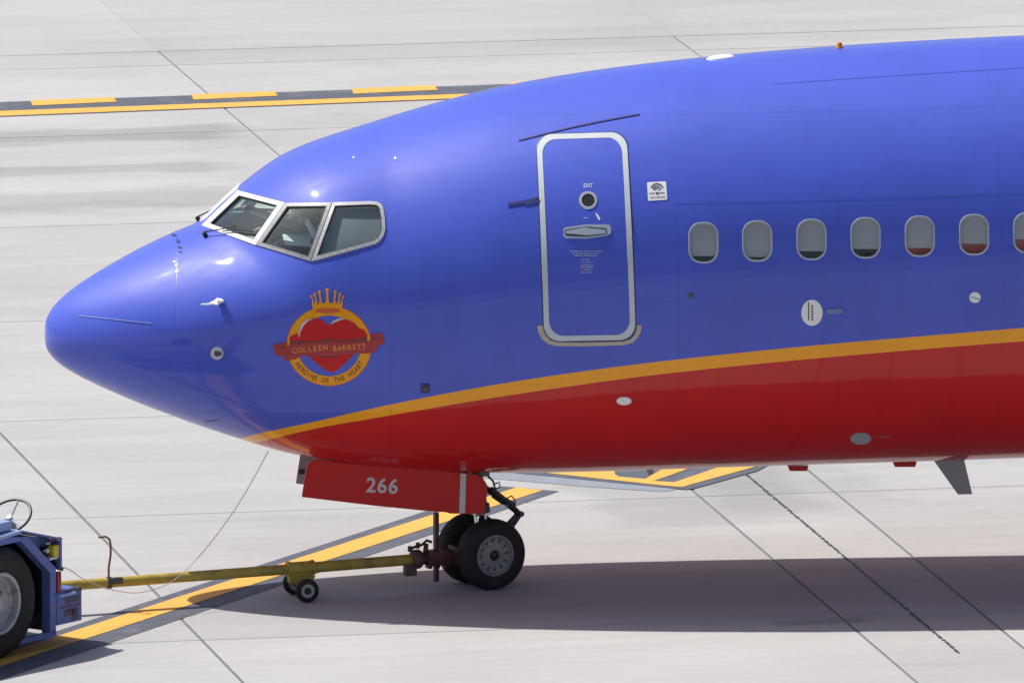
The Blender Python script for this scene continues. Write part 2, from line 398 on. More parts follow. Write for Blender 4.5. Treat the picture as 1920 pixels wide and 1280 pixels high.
M_LBLK = mat('black marking paint', (.075, .083, .105), .7, var=.15, scale=2, dirt=(.20, .20, .21), dscale=3, damt=.5)
M_LGRY = mat('worn grey marking paint', (.215, .235, .27), .75, var=.1, scale=2, dirt=(.36, .36, .36), dscale=3, damt=.4)

bm = bmesh.new(); S_ = 3500
bm.faces.new([bm.verts.new(p) for p in ((-S_, -S_, -.05), (S_, -S_, -.05), (S_, S_, -.05), (-S_, S_, -.05))])
struct(finish(bm, 'ground', M_BASE, smooth=False), 'pale concrete airport ground reaching the horizon')
apron = bpy.data.objects.new('apron', None); COL.objects.link(apron); struct(apron, 'pale concrete apron of square slabs with dark joints')
UN = [-33.2, -27.2, -21.2, -15.15, -9.13, -3.12, 2.97, 4.31, 10.3, 16.3, 22.3, 28.3, 34.3]      # rows this side
UF = [-33.2, -27.2, -21.2, -15.2, -9.25, -3.25, 2.74, 8.66, 14.7, 20.7, 26.7, 34.3]                 # rows beyond
VL = [-32.2, -26.2, -20.2, -14.2, -8.3, -2.28, 4.33, 9.84, 15.74, 21.7, 27.75, 32.55, 33.6, 39.9, 45.9, 51.9, 57.9, 63.9]
GAP = .012
bmj = bmesh.new()
for j in range(len(VL)-1):
    UL = UN if VL[j] < 9.8 else UF
    for i in range(len(UL)-1):
        gp_ = .003 if VL[j] > 33 else (.017 if VL[j] < 9.8 else GAP)
        u0, u1, v0, v1 = UL[i]+gp_, UL[i+1]-gp_, VL[j]+GAP, VL[j+1]-GAP
        bm = bmesh.new(); c = UD*(u0+u1)/2+VD*(v0+v1)/2-np.array([0, 0, .022])
        box(bm, c, (UD, VD, (0, 0, 1)), ((u1-u0)/2, (v1-v0)/2, .022))
        es = [e for e in bm.edges if all(v.co.z > -.001 for v in e.verts)]
        bmesh.ops.bevel(bm, geom=es, offset=.002 if gp_ < GAP else .005, segments=1, affect='EDGES')
        finish(bm, 'concrete_slab', M_CONC, apron, smooth=False)
        box(bmj, UD*u0+VD*(v0+v1)/2-np.array([0, 0, .017])-UD*gp_, (UD, VD, (0, 0, 1)), (gp_+.003, (v1-v0)/2, .012))
for v in VL:
    box(bmj, VD*v+UD*(UN[0]+UN[-1])/2-np.array([0, 0, .0175]), (UD, VD, (0, 0, 1)), ((UN[-1]-UN[0])/2, GAP+.003, .012))
o = finish(bmj, 'joint_sealant', M_JOINT, apron, smooth=False); o['kind'] = 'stuff'
# filled crack running across the slabs (irregular bead standing just proud)
bm = bmesh.new(); a = ground(1388, 880); b_ = ground(1796, 1222); d_ = (b_-a)/np.linalg.norm(b_-a); L_ = float(np.linalg.norm(b_-a)); q_ = -9.0
while q_ < L_:
    ln = random.uniform(.05, .26); n_ = 4; rows = []
    for k in range(n_+1):
        wv = random.uniform(.012, .022)*(.5 if k in (0, n_) else 1); p = a+d_*(q_+ln*k/n_)+UD*random.uniform(-.005, .005)
        rows.append([bm.verts.new(V(p+UD*(sg*wv)+np.array([0, 0, z]))) for sg, z in ((-1, .002), (-.6, .006), (.6, .006), (1, .002))])
    for p, q in zip(rows, rows[1:]):
        for k in range(3): bm.faces.new((p[k], p[k+1], q[k+1], q[k]))
    q_ += ln+random.uniform(.01, .05)
finish(bm, 'crack_filler', M_CRACK, apron)['kind'] = 'stuff'

def marking(name, polys, m, z, label):
    bm = bmesh.new()
    for pl in polys:
        f = bm.faces.new([bm.verts.new(V(ground(x, y, z))) for x, y in pl]); f.normal_update()
        if f.normal.z < 0: f.normal_flip()
    bmesh.ops.triangulate(bm, faces=[f for f in bm.faces if len(f.verts) > 4])
    return struct(finish(bm, name, m, smooth=False), label)
dt = lambda x: 1216.7-.3247*x
yt = lambda x: 1226.3-.3235*x
yb = lambda x: 1248.2-.3240*x
db = lambda x: 1273.5-.3370*x
XA = -900
marking('guide_line_border', [[(XA, dt(XA)), (941, dt(941)), (968, 913), (1048, 920.3), (XA, db(XA))]], M_LBLK, .004, 'dark border strip under the yellow guide line by the nose wheels')
marking('guide_line', [[(XA, yt(XA)), (968, yt(968)), (1018, yb(1018)), (XA, yb(XA))]], M_LYEL, .008, 'yellow guide line running from the tug past the nose wheels')
hb = lambda x: 217.5-.0385*x
marking('holding_line_border', [[(-700, hb(-700)-28), (1100, hb(1100)-22.5), (1100, hb(1100)+1.4), (-700, hb(-700)+1.8)]], M_LBLK, .004, 'dark strip under the yellow holding lines at the top of the apron')
HL = marking('holding_line', [[(-700, hb(-700)-10.5), (1100, hb(1100)-7.5), (1100, hb(1100)), (-700, hb(-700))]], M_LYEL, .008, 'solid yellow holding line behind the nose of the airplane')
dash = []
for k in range(-2, 5):
    x0 = 57+303*k-2.0*k*k*.5; y0 = hb(x0)-27+.5*k; ln = 155
    dash.append([(x0, y0), (x0+ln, y0-ln*.0395), (x0+ln+7, y0-ln*.0395+8.6), (x0+4, y0+9.8)])
for d in dash:
    o = marking('dash', [d], M_LYEL, .008, None); o.parent = HL; del o['kind']
# painted corner under the belly
marking('parking_marking_edge', [[(700, 858), (1330, 880), (1262, 918.5), (1238, 921), (1090, 911), (940, 898), (700, 882)]], M_LGRY, .004, 'worn grey edge strip of the yellow marking under the belly')
marking('parking_marking_border', [[(700, 856), (1500, 840), (1420, 882), (1300, 915.5), (1284, 917), (1225, 911), (1040, 893), (860, 876)]], M_LBLK, .008, 'dark ground of the yellow corner marking under the belly')
marking('parking_marking', [[(860, 868), (1027, 886), (1250, 910), (1280, 912.2), (1300, 906), (1395, 880), (1440, 867), (1390, 862), (1333, 880), (1264, 903.5), (1225, 901), (1260, 889), (1300, 874), (1250, 874), (1210, 897), (1160, 893), (1153, 888), (1150, 872)]], M_LYEL, .012, 'yellow corner marking showing under the belly behind the nose wheels')

# ridge added out of frame all round, so the gloss mirrors a dark band
bm = bmesh.new(); n_ = 240; prev = None; R_ = 2400
for k in range(n_+1):
    a = 2*math.pi*k/n_; h = 330+110*math.sin(3*a+1)+70*math.sin(7*a+.4)+45*math.sin(17*a)+22*math.sin(41*a+2)
    dth = math.cos(a+math.pi/2); h *= .55+.2*max(0, math.cos(a-math.pi*1.5))
    cur = [bm.verts.new((math.cos(a)*r, math.sin(a)*r, z)) for r, z in ((R_, -1), (R_+220, h*.55), (R_+420, h), (R_+800, -1))]
    if prev:
        for i in range(3): bm.faces.new((prev[i], cur[i], cur[i+1], prev[i+1]))
    prev = cur
M_RIDGE = mat('added ridge slopes', (.10, .085, .07), .9, var=.3, scale=.01)
struct(finish(bm, 'added_ridge', M_RIDGE), 'unseen ridge added for the dark band mirrored in the fuselage paint')

# ------------------------------------------------------------------ airplane
plane = thing('airplane', 'blue airliner with orange stripe, red belly and crowned heart emblem on its nose', 'airplane')

# livery: stripe edges carried as side-view curves on the skin
up_px = [(436, 823), (470, 816), (520, 805), (600, 788), (700, 765), (800, 744.5), (900, 726), (1000, 709.5), (1100, 695), (1200, 682), (1300, 670.5), (1400, 660), (1500, 650), (1600, 641), (1760, 627.5), (1920, 614.5), (2050, 605)]
lo_px = [(475, 829), (520, 820), (600, 801.5), (700, 784), (800, 766.5), (900, 749.5), (1000, 734), (1100, 719.5), (1200, 706), (1300, 694.5), (1400, 684), (1500, 674.5), (1600, 665.5), (1760, 652), (1920, 639.5), (2050, 631)]
def side_curve(px, x_left, z_left):
    P = skin([p[0] for p in px], [p[1] for p in px]); P = P[np.argsort(P[:, 0])]; c = [(float(a), float(b)) for a, _, b in P]
    sl_ = (c[-1][1]-c[-2][1])/(c[-1][0]-c[-2][0]); c.append((13.0, c[-1][1]+.03*(13-c[-1][0]))); return [(x_left, z_left)]+c
cu_up = side_curve(up_px, -4.3, .6); cu_lo = side_curve(lo_px, -4.3, .3)
def livery():
    m = bpy.data.materials.new('airliner livery paint'); m.use_nodes = True; n = m.node_tree.nodes; l = m.node_tree.links; b = n['Principled BSDF']
    tc = n.new('ShaderNodeTexCoord'); sp = n.new('ShaderNodeSeparateXYZ'); l.new(tc.outputs['Object'], sp.inputs[0])
    def mth(op, *a):
        q = n.new('ShaderNodeMath'); q.operation = op
        for i, x in enumerate(a):
            if isinstance(x, (int, float)): q.inputs[i].default_value = x
            else: l.new(x, q.inputs[i])
        return q.outputs[0]
    t = mth('DIVIDE', mth('SUBTRACT', sp.outputs[0], -4.3), 17.3)
    def curve(pts):
        c = n.new('ShaderNodeFloatCurve'); cv = c.mapping.curves[0]
        P = [((x+4.3)/17.3, z/4.0) for x, z in pts]
        cv.points[0].location = P[0]; cv.points[1].location = P[-1]
        for p in P[1:-1]: cv.points.new(*p)
        for p in cv.points: p.handle_type = 'AUTO'
        c.mapping.update(); l.new(t, c.inputs['Value']); return mth('MULTIPLY', c.outputs[0], 4.0)
    zu, zl = curve(cu_up), curve(cu_lo)
    above = mth('GREATER_THAN', sp.outputs[2], zu); below = mth('LESS_THAN', sp.outputs[2], zl)
    def mixc(f, A, B):
        q = n.new('ShaderNodeMix'); q.data_type = 'RGBA'; l.new(f, q.inputs['Factor'])
        for s_, x in (('A', A), ('B', B)):
            if isinstance(x, tuple): q.inputs[s_].default_value = list(x)+[1]
            else: l.new(x, q.inputs[s_])
        return q.outputs['Result']
    c = mixc(above, ORANGE, BLUE); c = mixc(below, c, RED)
    # faint sun fading and grime
    nz = n.new('ShaderNodeTexNoise'); nz.inputs['Scale'].default_value = 1.3; nz.inputs['Detail'].default_value = 7; l.new(tc.outputs['Object'], nz.inputs['Vector'])
    mp = n.new('ShaderNodeMapping'); mp.inputs['Scale'].default_value = (.5, 6, 6); l.new(tc.outputs['Object'], mp.inputs[0])
    n2 = n.new('ShaderNodeTexNoise'); n2.inputs['Scale'].default_value = 1.5; n2.inputs['Detail'].default_value = 5; l.new(mp.outputs[0], n2.inputs['Vector'])
    mr = n.new('ShaderNodeMapRange'); mr.inputs[1].default_value = .3; mr.inputs[2].default_value = .7; mr.inputs[3].default_value = .94; mr.inputs[4].default_value = 1.05; l.new(nz.outputs['Fac'], mr.inputs[0])
    m4 = n.new('ShaderNodeMapping'); m4.inputs['Scale'].default_value = (5, 5, .35); l.new(tc.outputs['Object'], m4.inputs[0])
    n4 = n.new('ShaderNodeTexNoise'); n4.inputs['Scale'].default_value = 1.2; n4.inputs['Detail'].default_value = 6; l.new(m4.outputs[0], n4.inputs['Vector'])
    r4 = n.new('ShaderNodeMapRange'); r4.inputs[1].default_value = .52; r4.inputs[2].default_value = .75; r4.inputs[3].default_value = 1; r4.inputs[4].default_value = .93; l.new(n4.outputs['Fac'], r4.inputs[0])
    val = mth('MULTIPLY', mr.outputs[0], r4.outputs[0])
    for xs, w_, a_ in ((-1.02, .007, .11), (.05, .006, .09), (1.66, .007, .10), (3.18, .006, .09), (4.71, .007, .10)):
        dx = mth('ABSOLUTE', mth('SUBTRACT', mth('SUBTRACT', sp.outputs[0], mth('MULTIPLY', mth('SUBTRACT', 3.0, sp.outputs[2]), .0185)), xs))
        val = mth('MULTIPLY', val, mth('SUBTRACT', 1.0, mth('MULTIPLY', mth('LESS_THAN', dx, w_), a_)))
    for zs, w_, a_ in ((4.62, .006, .10), (2.98, .006, .10), (2.2, .006, .10)):
        dz = mth('ABSOLUTE', mth('SUBTRACT', mth('SUBTRACT', sp.outputs[2], mth('MULTIPLY', sp.outputs[0], .0185)), zs))
        k_ = mth('MULTIPLY', mth('LESS_THAN', dz, w_), mth('GREATER_THAN', sp.outputs[0], .05))
        val = mth('MULTIPLY', val, mth('SUBTRACT', 1.0, mth('MULTIPLY', k_, a_)))
    hs = n.new('ShaderNodeHueSaturation'); l.new(val, hs.inputs['Value']); l.new(c, hs.inputs['Color']); l.new(hs.outputs[0], b.inputs['Base Color'])
    rr = n.new('ShaderNodeMapRange'); rr.inputs[1].default_value = .3; rr.inputs[2].default_value = .7; rr.inputs[3].default_value = .46; rr.inputs[4].default_value = .54; l.new(n2.outputs['Fac'], rr.inputs[0]); l.new(rr.outputs[0], b.inputs['Roughness'])
    b.inputs['Specular IOR Level'].default_value = .24; b.inputs['Coat Weight'].default_value = .55; b.inputs['Coat Roughness'].default_value = .06; b.inputs['Coat IOR'].default_value = 1.5
    # skin waviness between frames and stringers
    m3 = n.new('ShaderNodeMapping'); m3.inputs['Scale'].default_value = (1.0, 2.2, 2.2); l.new(tc.outputs['Object'], m3.inputs[0])
    n3 = n.new('ShaderNodeTexNoise'); n3.inputs['Scale'].default_value = 1.6; n3.inputs['Detail'].default_value = 2; l.new(m3.outputs[0], n3.inputs['Vector'])
    bp = n.new('ShaderNodeBump'); bp.inputs['Strength'].default_value = .35; bp.inputs['Distance'].default_value = .010; l.new(n3.outputs['Fac'], bp.inputs['Height']); l.new(bp.outputs[0], b.inputs['Normal']); l.new(bp.outputs[0], b.inputs['Coat Normal'])
    return m
M_LIV = livery()

# fuselage: a skin with thickness, so that the windows are real openings
def grid(bm, ss, tt, off, flip, cap_lo, cap_hi, mi):
    S2, T2 = np.meshgrid(ss, tt, indexing='ij'); P = body(S2, T2)
    if off: P = P+bnormal(S2, T2)*off
    vs = [[bm.verts.new(V(P[i, j])) for j in range(len(tt))] for i in range(len(ss))]; n = len(tt)
    fs = []
    for i in range(len(ss)-1):
        for j in range(n):
            q = (vs[i][j], vs[i+1][j], vs[i+1][(j+1) % n], vs[i][(j+1) % n]); fs.append(bm.faces.new(q if flip else q[::-1]))
    if cap_lo == 'tip':
        tip = bm.verts.new((X0, 0, 2.473))
        for j in range(n): fs.append(bm.faces.new((tip, vs[0][j], vs[0][(j+1) % n]) if flip else (tip, vs[0][(j+1) % n], vs[0][j])))
    else: fs.append(bm.faces.new([v for v in (vs[0] if not flip else vs[0][::-1])]))
    fs.append(bm.faces.new(vs[-1][::-1] if not flip else vs[-1]))
    bmesh.ops.recalc_face_normals(bm, faces=fs)
    if flip: bmesh.ops.reverse_faces(bm, faces=fs)
    for f in fs: f.material_index = mi
tt = np.radians(np.arange(0, 360, 2.0))+.001
s_out = np.concatenate([np.array([.003, .008, .016, .028, .045, .068, .095, .125, .16, .2, .245, .29, .34, .4, .46, .53, .6]), np.arange(.68, 1.3, .08), np.arange(1.3, 2.6, .04), np.arange(2.6, 7, .12), np.arange(7, 19.6, .4)])
s_in = np.concatenate([np.arange(.8, 2.8, .1), np.arange(2.8, 19.3, .4)])
bm = bmesh.new(); grid(bm, s_out, tt, 0, False, 'tip', None, 0); grid(bm, s_in, np.radians(np.arange(0, 360, 4.0))+.001, -.045, True, None, None, 1)
fus = finish(bm, 'fuselage', [M_LIV, M_PANEL], plane)

# cockpit openings: windshield laid out in (station, angle), side windows in sight-line coordinates
W1 = [(378.5, 424.0), (480, 460.5), (535.5, 381), (447, 358.5)]
def px_loop_inset(corn, d, step=6.0, rnd=None):
    """inset polygon by d (sight-line units), dense; every loop of one window gets the same number of points"""
    C_ = [np.array(c, float) for c in corn]; n = len(C_); out = []
    area = sum(C_[i][0]*C_[(i+1) % n][1]-C_[(i+1) % n][0]*C_[i][1] for i in range(n)); sg = 1 if area > 0 else -1
    L = []
    for i in range(n):
        a, b = C_[i], C_[(i+1) % n]; e = (b-a)/np.hypot(*(b-a)); nn = np.array([-e[1], e[0]])*sg; L.append((a+nn*d, e))
    V_ = []
    for i in range(n):
        (p, e), (q, g) = L[i-1], L[i]; den = e[0]*g[1]-e[1]*g[0]
        if abs(den) < 1e-6: V_.append(q)
        else: t = ((q-p)[0]*g[1]-(q-p)[1]*g[0])/den; V_.append(p+e*t)
    for i in range(n):
        a, b = V_[i], V_[(i+1) % n]; k = max(1, int(np.hypot(*(C_[(i+1) % n]-C_[i]))/step))
        for j in range(k): out.append(tuple(a+(b-a)*j/k))
    return out
W2 = [(480.5, 460), (583, 490.5), (623, 380.5), (536, 381.5)]
W3 = [(584, 490.5), (600, 486.5), (704, 458), (713, 452), (720, 442), (723, 430), (722, 408), (719, 391), (715, 383), (707, 379), (695, 378), (624, 380.5)]
def smooth_loop(lp, a): return lp
cutters = []
def cutter_from(P, c_out, c_in):
    bm = bmesh.new(); n = len(P[0]); A = [bm.verts.new(V(p)) for p in P[0]]; B = [bm.verts.new(V(p)) for p in P[1]]
    bm.faces.new(A); bm.faces.new(B[::-1])
    for k in range(n): bm.faces.new((A[k], A[(k+1) % n], B[(k+1) % n], B[k]))
    bmesh.ops.triangulate(bm, faces=[f for f in bm.faces if len(f.verts) > 4])
    bmesh.ops.recalc_face_normals(bm, faces=bm.faces)
    for f in bm.faces: f.material_index = 1
    me = bpy.data.meshes.new('cut'); bm.to_mesh(me); bm.free(); o = bpy.data.objects.new('cut', me); COL.objects.link(o); cutters.append(o)
MIR = np.array([1, -1, 1])
for Wn in (W1, W2, W3):
    lp = px_loop_inset(Wn, 8.5 if Wn is W1 else 6.5, 14)
    x, y = zip(*lp); A, B = skin(x, y, .10), skin(x, y, -.14)
    cutter_from((A, B), 0, 0); cutter_from((A*MIR, B*MIR), 0, 0)
WIN = [(1319, 455), (1420, 452), (1521.7, 449), (1623, 446), (1724.7, 443), (1826.5, 440), (1928, 436.5)]
for cx, cy in WIN:
    lp = [(cx+a, cy+b) for a, b in rrect(25, 35.3, 20)]
    x, y = zip(*lp); cutter_from((skin(x, y, .08), skin(x, y, -.12)), 0, 0)
bm = bmesh.new()
for o in cutters: bm.from_mesh(o.data)
cm = bpy.data.meshes.new('cutall'); bm.to_mesh(cm); bm.free(); cm.materials.append(M_LIV); cm.materials.append(M_PANEL); cob = bpy.data.objects.new('cutall', cm); COL.objects.link(cob)
md = fus.modifiers.new('b', 'BOOLEAN'); md.operation = 'DIFFERENCE'; md.solver = 'EXACT'; md.object = cob; md.use_self = False
bpy.context.view_layer.update()
dg = bpy.context.evaluated_depsgraph_get(); nm = bpy.data.meshes.new_from_object(fus.evaluated_get(dg)); fus.modifiers.clear(); fus.data = nm; nm.name = 'fuselage'
nm.polygons.foreach_set('use_smooth', [True]*len(nm.polygons)); nm.set_sharp_from_angle(angle=rad(28))
for o in cutters+[cob]: bpy.data.objects.remove(o)

def pts_ring(loops, name, m, parent, mirror=False, label=None):
    bm = bmesh.new(); n = len(loops[0]); R = [[bm.verts.new(V(p)) for p in lp] for lp in loops]
    for a, b in zip(R, R[1:]):
        for k in range(n): bm.faces.new((a[k], a[(k+1) % n], b[(k+1) % n], b[k]))
    bmesh.ops.recalc_face_normals(bm, faces=bm.faces)
    up = sum(f.normal.dot(Vector((0, f.calc_center_median().y, f.calc_center_median().z-3)))*f.calc_area() for f in bm.faces)
    if up < 0: bmesh.ops.reverse_faces(bm, faces=bm.faces)
    return finish(bm, name, m, parent, angle=25, label=label)
def pane_from(P, name, m, parent):
    bm = bmesh.new(); vs = [bm.verts.new(V(p)) for p in P]; f = bm.faces.new(vs); bmesh.ops.triangulate(bm, faces=[f]); outward(bm); return finish(bm, name, m, parent)
for Wn, nm_, mt in ((W1, 'windshield', M_WHITE), (W2, 'sliding_window', M_FRAME2), (W3, 'side_window', M_FRAME)):
    L0, L1, L2, L3 = [px_loop_inset(Wn, d, 14) for d in ((-.2, .4, 8.5, 10) if Wn is W1 else (-.4, .4, 6.5, 8.3))]
    f2 = lambda L, of: skin([p[0] for p in L], [p[1] for p in L], of)
    for mir in (False, True):
        k = MIR if mir else np.ones(3)
        fr = pts_ring([f2(L0, -.003)*k, f2(L1, .013)*k, f2(L2, .014)*k, f2(L2, -.03)*k], nm_, mt, plane)
        pts_ring([f2(L2, .0143)*k, f2(L3, .012)*k, f2(L3, -.012)*k], 'seal', M_DARK, fr)
        bmp = decal_bm([px_loop_inset(Wn, 8 if Wn is W1 else 6, 14)], -.006, 0, 16)
        if mir:
            for v in bmp.verts: v.co.y *= -1
            outward(bmp)
        finish(bmp, 'pane', M_GLASS, fr)
        if nm_ == 'side_window':
            bmp = decal_bm([px_loop_inset(Wn, 4, 14)], -.055, 0, 16)
            if mir:
                for v in bmp.verts: v.co.y *= -1
                outward(bmp)
            finish(bmp, 'sunshade', M_SUNSH, fr)
# rivets round the side windows
bm = bmesh.new()
for Wn in (W2, W3):
    lp = densify(px_loop_inset(Wn, 3.8, 14), 7.5)
    P = skin([p[0] for p in lp], [p[1] for p in lp], .0145)
    for p in P[::2]: bmesh.ops.create_icosphere(bm, subdivisions=1, radius=.004, matrix=Matrix.Translation(V(p)))
o = finish(bm, 'rivet', M_STEEL, plane); o['kind'] = 'stuff'

# cabin windows
for k, (cx, cy) in enumerate(WIN):
    lp = lambda d, r0=25: [(cx+a, cy+b) for a, b in rrect(29-d, 39.3-d, r0-d)]
    fr = ring_from([lp(.4), lp(1.0), lp(2.2), lp(2.8), lp(3.9), lp(4.3)], [-.002, .004, .005, .002, .002, -.03], 'cabin_window', M_SILVER, plane)
    ring_from([lp(2.6), lp(2.8), lp(3.3), lp(3.5)], [.001, .0045, .0045, .001], 'seal', M_GREY, fr)
    decal('pane', [lp(3.6)], M_PANE, fr, off=-.014, cell=30)
    by = cy+[25, 30, 22, 21, 22, 17, 12][k]
    half = [(x, y) for x, y in lp(3.5)]
    # blind drawn most of the way down
    bmw = bmesh.new(); bmw.faces.new([bmw.verts.new((x, y, 0)) for x, y in half])
    r = bmesh.ops.bisect_plane(bmw, geom=bmw.verts[:]+bmw.edges[:]+bmw.faces[:], plane_co=(0, by, 0), plane_no=(0, 1, 0), clear_outer=True)
    finish(bend(bmw, -.030, 0, 30), 'blind', M_SHADE, fr)
    if k >= 4: decal('painted_reflection', [[(cx-24, by-6), (cx+24, by-6), (cx+24, cy+36), (cx-24, cy+36)]], M_REDREFL, fr, off=-.05, cell=30)  # red strip behind the pane, a mirrored red put in as colour

# ---- entry door
DC = [(1004.5, 252.5), (1175.5, 247.5), (1193, 637.5), (1019.5, 640.5)]
def dmap(u, v):
    a, b, c, d = [np.array(p, float) for p in DC]; p = (a*(1-u)+b*u)*(1-v)+(d*(1-u)+c*u)*v
    bow = -5.0*math.sin(math.pi*v)*0; return (p[0]+bow+4.5*math.sin(math.pi*v)*(0.35), p[1])
def dloop(d):
    Wp, Hp = 172.0, 388.0; lp = rrect(Wp/2-d, Hp/2-d, 30-d*.8, 9); lp = densify(lp, 18); return [dmap(.5+x/Wp, .5+y/Hp) for x, y in lp]
door = decal('cabin_door', [dloop(9)], M_LIV, plane, off=.003, thick=.002, cell=18)
bmo = bmesh.new()
def band(d0, d1, o0, o1, name, m, parent, step=None):
    Wp, Hp = 172.0, 388.0
    base = densify(rrect(Wp/2, Hp/2, 30, 9), 14)
    def off(d):
        out = []
        for x, y in base: out.append(dmap(.5+x*(1-2*d/Wp)/Wp, .5+y*(1-2*d/Hp)/Hp))
        return out
    return ring_from([off(d0), off(d0+.6), off(d1-.6), off(d1)], [.0, o0, o1, .002], name, m, parent)
band(-1.6, .4, .002, .002, 'door_gap', M_SEAM, door)
band(.6, 11.2, .009, .009, 'door_outline', mat('pale grey door outline paint', (.52, .56, .57), .4, var=.08), door)
ring_from([ell(1103, 376, r, r*.97, 30) for r in (17.5, 16.5, 12.5, 12)], [.004, .012, .012, .005], 'peephole_frame', M_SILVER, door)
decal('peephole_glass', [ell(1103, 376, 12.5, 12.1)], M_BLACK, door, off=.007)
h8 = lambda L: [(1040+x/5.817, 320+y/5.817) for x, y in L]
decal('handle_plate', [h8([(95, 640), (110, 622), (330, 590), (560, 588), (600, 595), (618, 635), (610, 690), (560, 714), (340, 745), (120, 740), (98, 715)])], M_SILVER, door, off=.006, thick=.004, cell=16)
decal('handle_recess', [h8([(112, 655), (122, 643), (340, 612), (562, 630), (572, 660), (566, 696), (345, 722), (122, 712), (112, 695)])], M_STEEL, door, off=.0105, cell=16)
decal('handle', [h8([(124, 660), (330, 624), (370, 632), (556, 650), (556, 688), (372, 708), (318, 708), (292, 684), (130, 692)])], M_SILVER, door, off=.012, thick=.014, cell=16)
bmt = bmesh.new(); merge_bm(bmt, text_bm('EXIT', 10.5, .02), lambda x, y: (1102.5+x*.80, 349-y)); finish(bend(bmt, .008, 0, 30), 'lettering', M_WHITE, door)['kind'] = 'stuff'
decal('arrow', [h8([(442, 466), (458, 466), (484, 500), (489, 518), (502, 520), (486, 546), (470, 524), (476, 520), (468, 500)])], M_WHITE, door, off=.008)
decal('small_print', [], mat('faded white print', (.42, .44, .60), .5), door, off=.008, cell=60, quads=dash_text([(471, 1069, 1128.5), (475.5, 1073, 1124), (479.5, 1078, 1120), (486.5, 1091, 1107), (491.5, 1088, 1112), (497, 1089, 1111), (501, 1088, 1112), (505.5, 1092, 1108), (510.5, 1089, 1110), (409, 1094, 1104)], 2.0))['kind'] = 'stuff'
# scuff plate along the sill
sc = []
for a, b in zip([(1007, 610), (1009, 622), (1016, 635), (1027, 644), (1042, 648), (1090, 648.5), (1140, 647.5), (1172, 646), (1186, 642), (1196, 632), (1202, 620), (1203, 609)], [(1017.5, 610), (1019, 618), (1023, 628), (1032, 637), (1045, 641), (1090, 641.5), (1140, 640.5), (1168, 639.5), (1181, 636), (1190, 627), (1193.5, 617), (1194, 609)]): sc.append((a, b))
decal('scuff_plate', [], M_TAN, plane, off=.003, thick=.004, quads=[[sc[i][0], sc[i+1][0], sc[i+1][1], sc[i][1]] for i in range(len(sc)-1)])
# rain gutter, hinge fairing, seams
decal('rain_gutter', [], M_SEAM, plane, off=.003, thick=.006, quads=line_quads([(972, 264), (1020, 252), (1070, 240), (1120, 229.5), (1160, 222), (1199, 215)], 2.4))
decal('hinge_fairing', [[(952, 382), (985, 376), (1008, 370), (1008, 375), (985, 382), (953, 387)]], M_SEAM, plane, off=.003, thick=.008)
decal('hinge_fairing', [[(984, 378), (1013, 376), (1013, 380), (984, 386)]], M_SEAM, plane, off=.003, thick=.008)
for ln, w_ in (([(1262, 383), (1480, 378.5), (1700, 372), (1930, 362)], 1.1), ([(1450, 158), (1600, 147.5), (1760, 137), (1925, 127)], 1.3), ([(330, 442), (332, 480), (331.5, 520), (329.5, 560), (326, 600)], 1.3), ([(741, 290), (741, 330)], .9)):
    decal('panel_seam', [], M_SEAM2, plane, off=.002, quads=line_quads(ln, w_))
decal('diverter_strip', [], mat('pale blue strip', (.25, .30, .6), .35), plane, off=.002, thick=.004, quads=line_quads([(148, 592), (180, 595), (230, 600.5), (284, 606)], 1.6))
for (x, y, w_, h_) in ((327, 441, 9, 3), (334, 452, 6, 6), (337, 463, 6, 5), (338, 471, 6, 4)):
    decal('radome_latch', [[(x-w_/2, y-h_/2), (x+w_/2, y-h_/2+2), (x+w_/2, y+h_/2+1), (x-w_/2, y+h_/2-1)]], M_SEAM, plane, off=.002, thick=.008)
for (x, y) in ((327, 491), (331, 497), (332, 509), (663, 296), (741, 297)):
    decal('fastener', [ell(x, y, 2, 1.8, 10)], M_SILVER, plane, off=.002, thick=.004)
# sensors and ports on the side
st_ = [('static_plate', [ell(1522.3, 586, 20, 24.3)], M_WHITE), ('service_port', [ell(1828, 557.5, 10.8, 10)], M_WHITE), ('service_port', [ell(1170, 751, 14, 7.6)], M_WHITE), ('service_port', [ell(1614, 821.5, 19.5, 10.8)], M_GREY), ('angle_vane', [ell(407, 662, 12, 12)], M_SILVER)]
for nme, pl, mt in st_: decal(nme, pl, mt, plane, off=.003, thick=.003)
decal('port_slot', [], M_BLACK, plane, off=.009, quads=line_quads([(1820, 556), (1829, 559), (1837, 561)], 1.2))
decal('port_print', [], M_DRED, plane, off=.0085, quads=[[(1521, 562+5*k), (1524.5, 562+5*k), (1524.5, 565.2+5*k), (1521, 565.2+5*k)] for k in range(2, 8)]+[[(1515, 566), (1517, 566), (1517, 600), (1515, 600)]])['kind'] = 'stuff'
decal('sensor_probe', [[(1549, 579.5), (1575, 578), (1579, 580), (1579, 585), (1575, 587.5), (1549, 588)]], mat('pale violet sealant', (.17, .18, .40), .4), plane, off=.003, thick=.008)
decal('vane_hub', [[(404, 657), (413, 659), (417, 664), (409, 667), (403, 664)]], M_STEEL, plane, off=.008, thick=.02)
decal('sensor_port', [[(789, 719), (806, 719), (806, 736), (789, 736)]], M_SEAM, plane, off=.003, thick=.004)
decal('sensor_button', [ell(797.5, 727.5, 5.5, 5, 14)], M_STEEL, plane, off=.008, thick=.006)
decal('drain_button', [ell(1296, 553.5, 5.5, 5, 14)], M_STEEL, plane, off=.003, thick=.004)
decal('drain_streak', [], M_SEAM, plane, off=.002, quads=line_quads([(385, 790), (397, 788.5), (410, 787)], 1.8))
decal('drain_streak', [[(1640, 817), (1668, 815.5), (1672, 818), (1660, 820.5), (1640, 820)]], mat('rubbed red paint', (.42, .06, .05), .5), plane, off=.002)
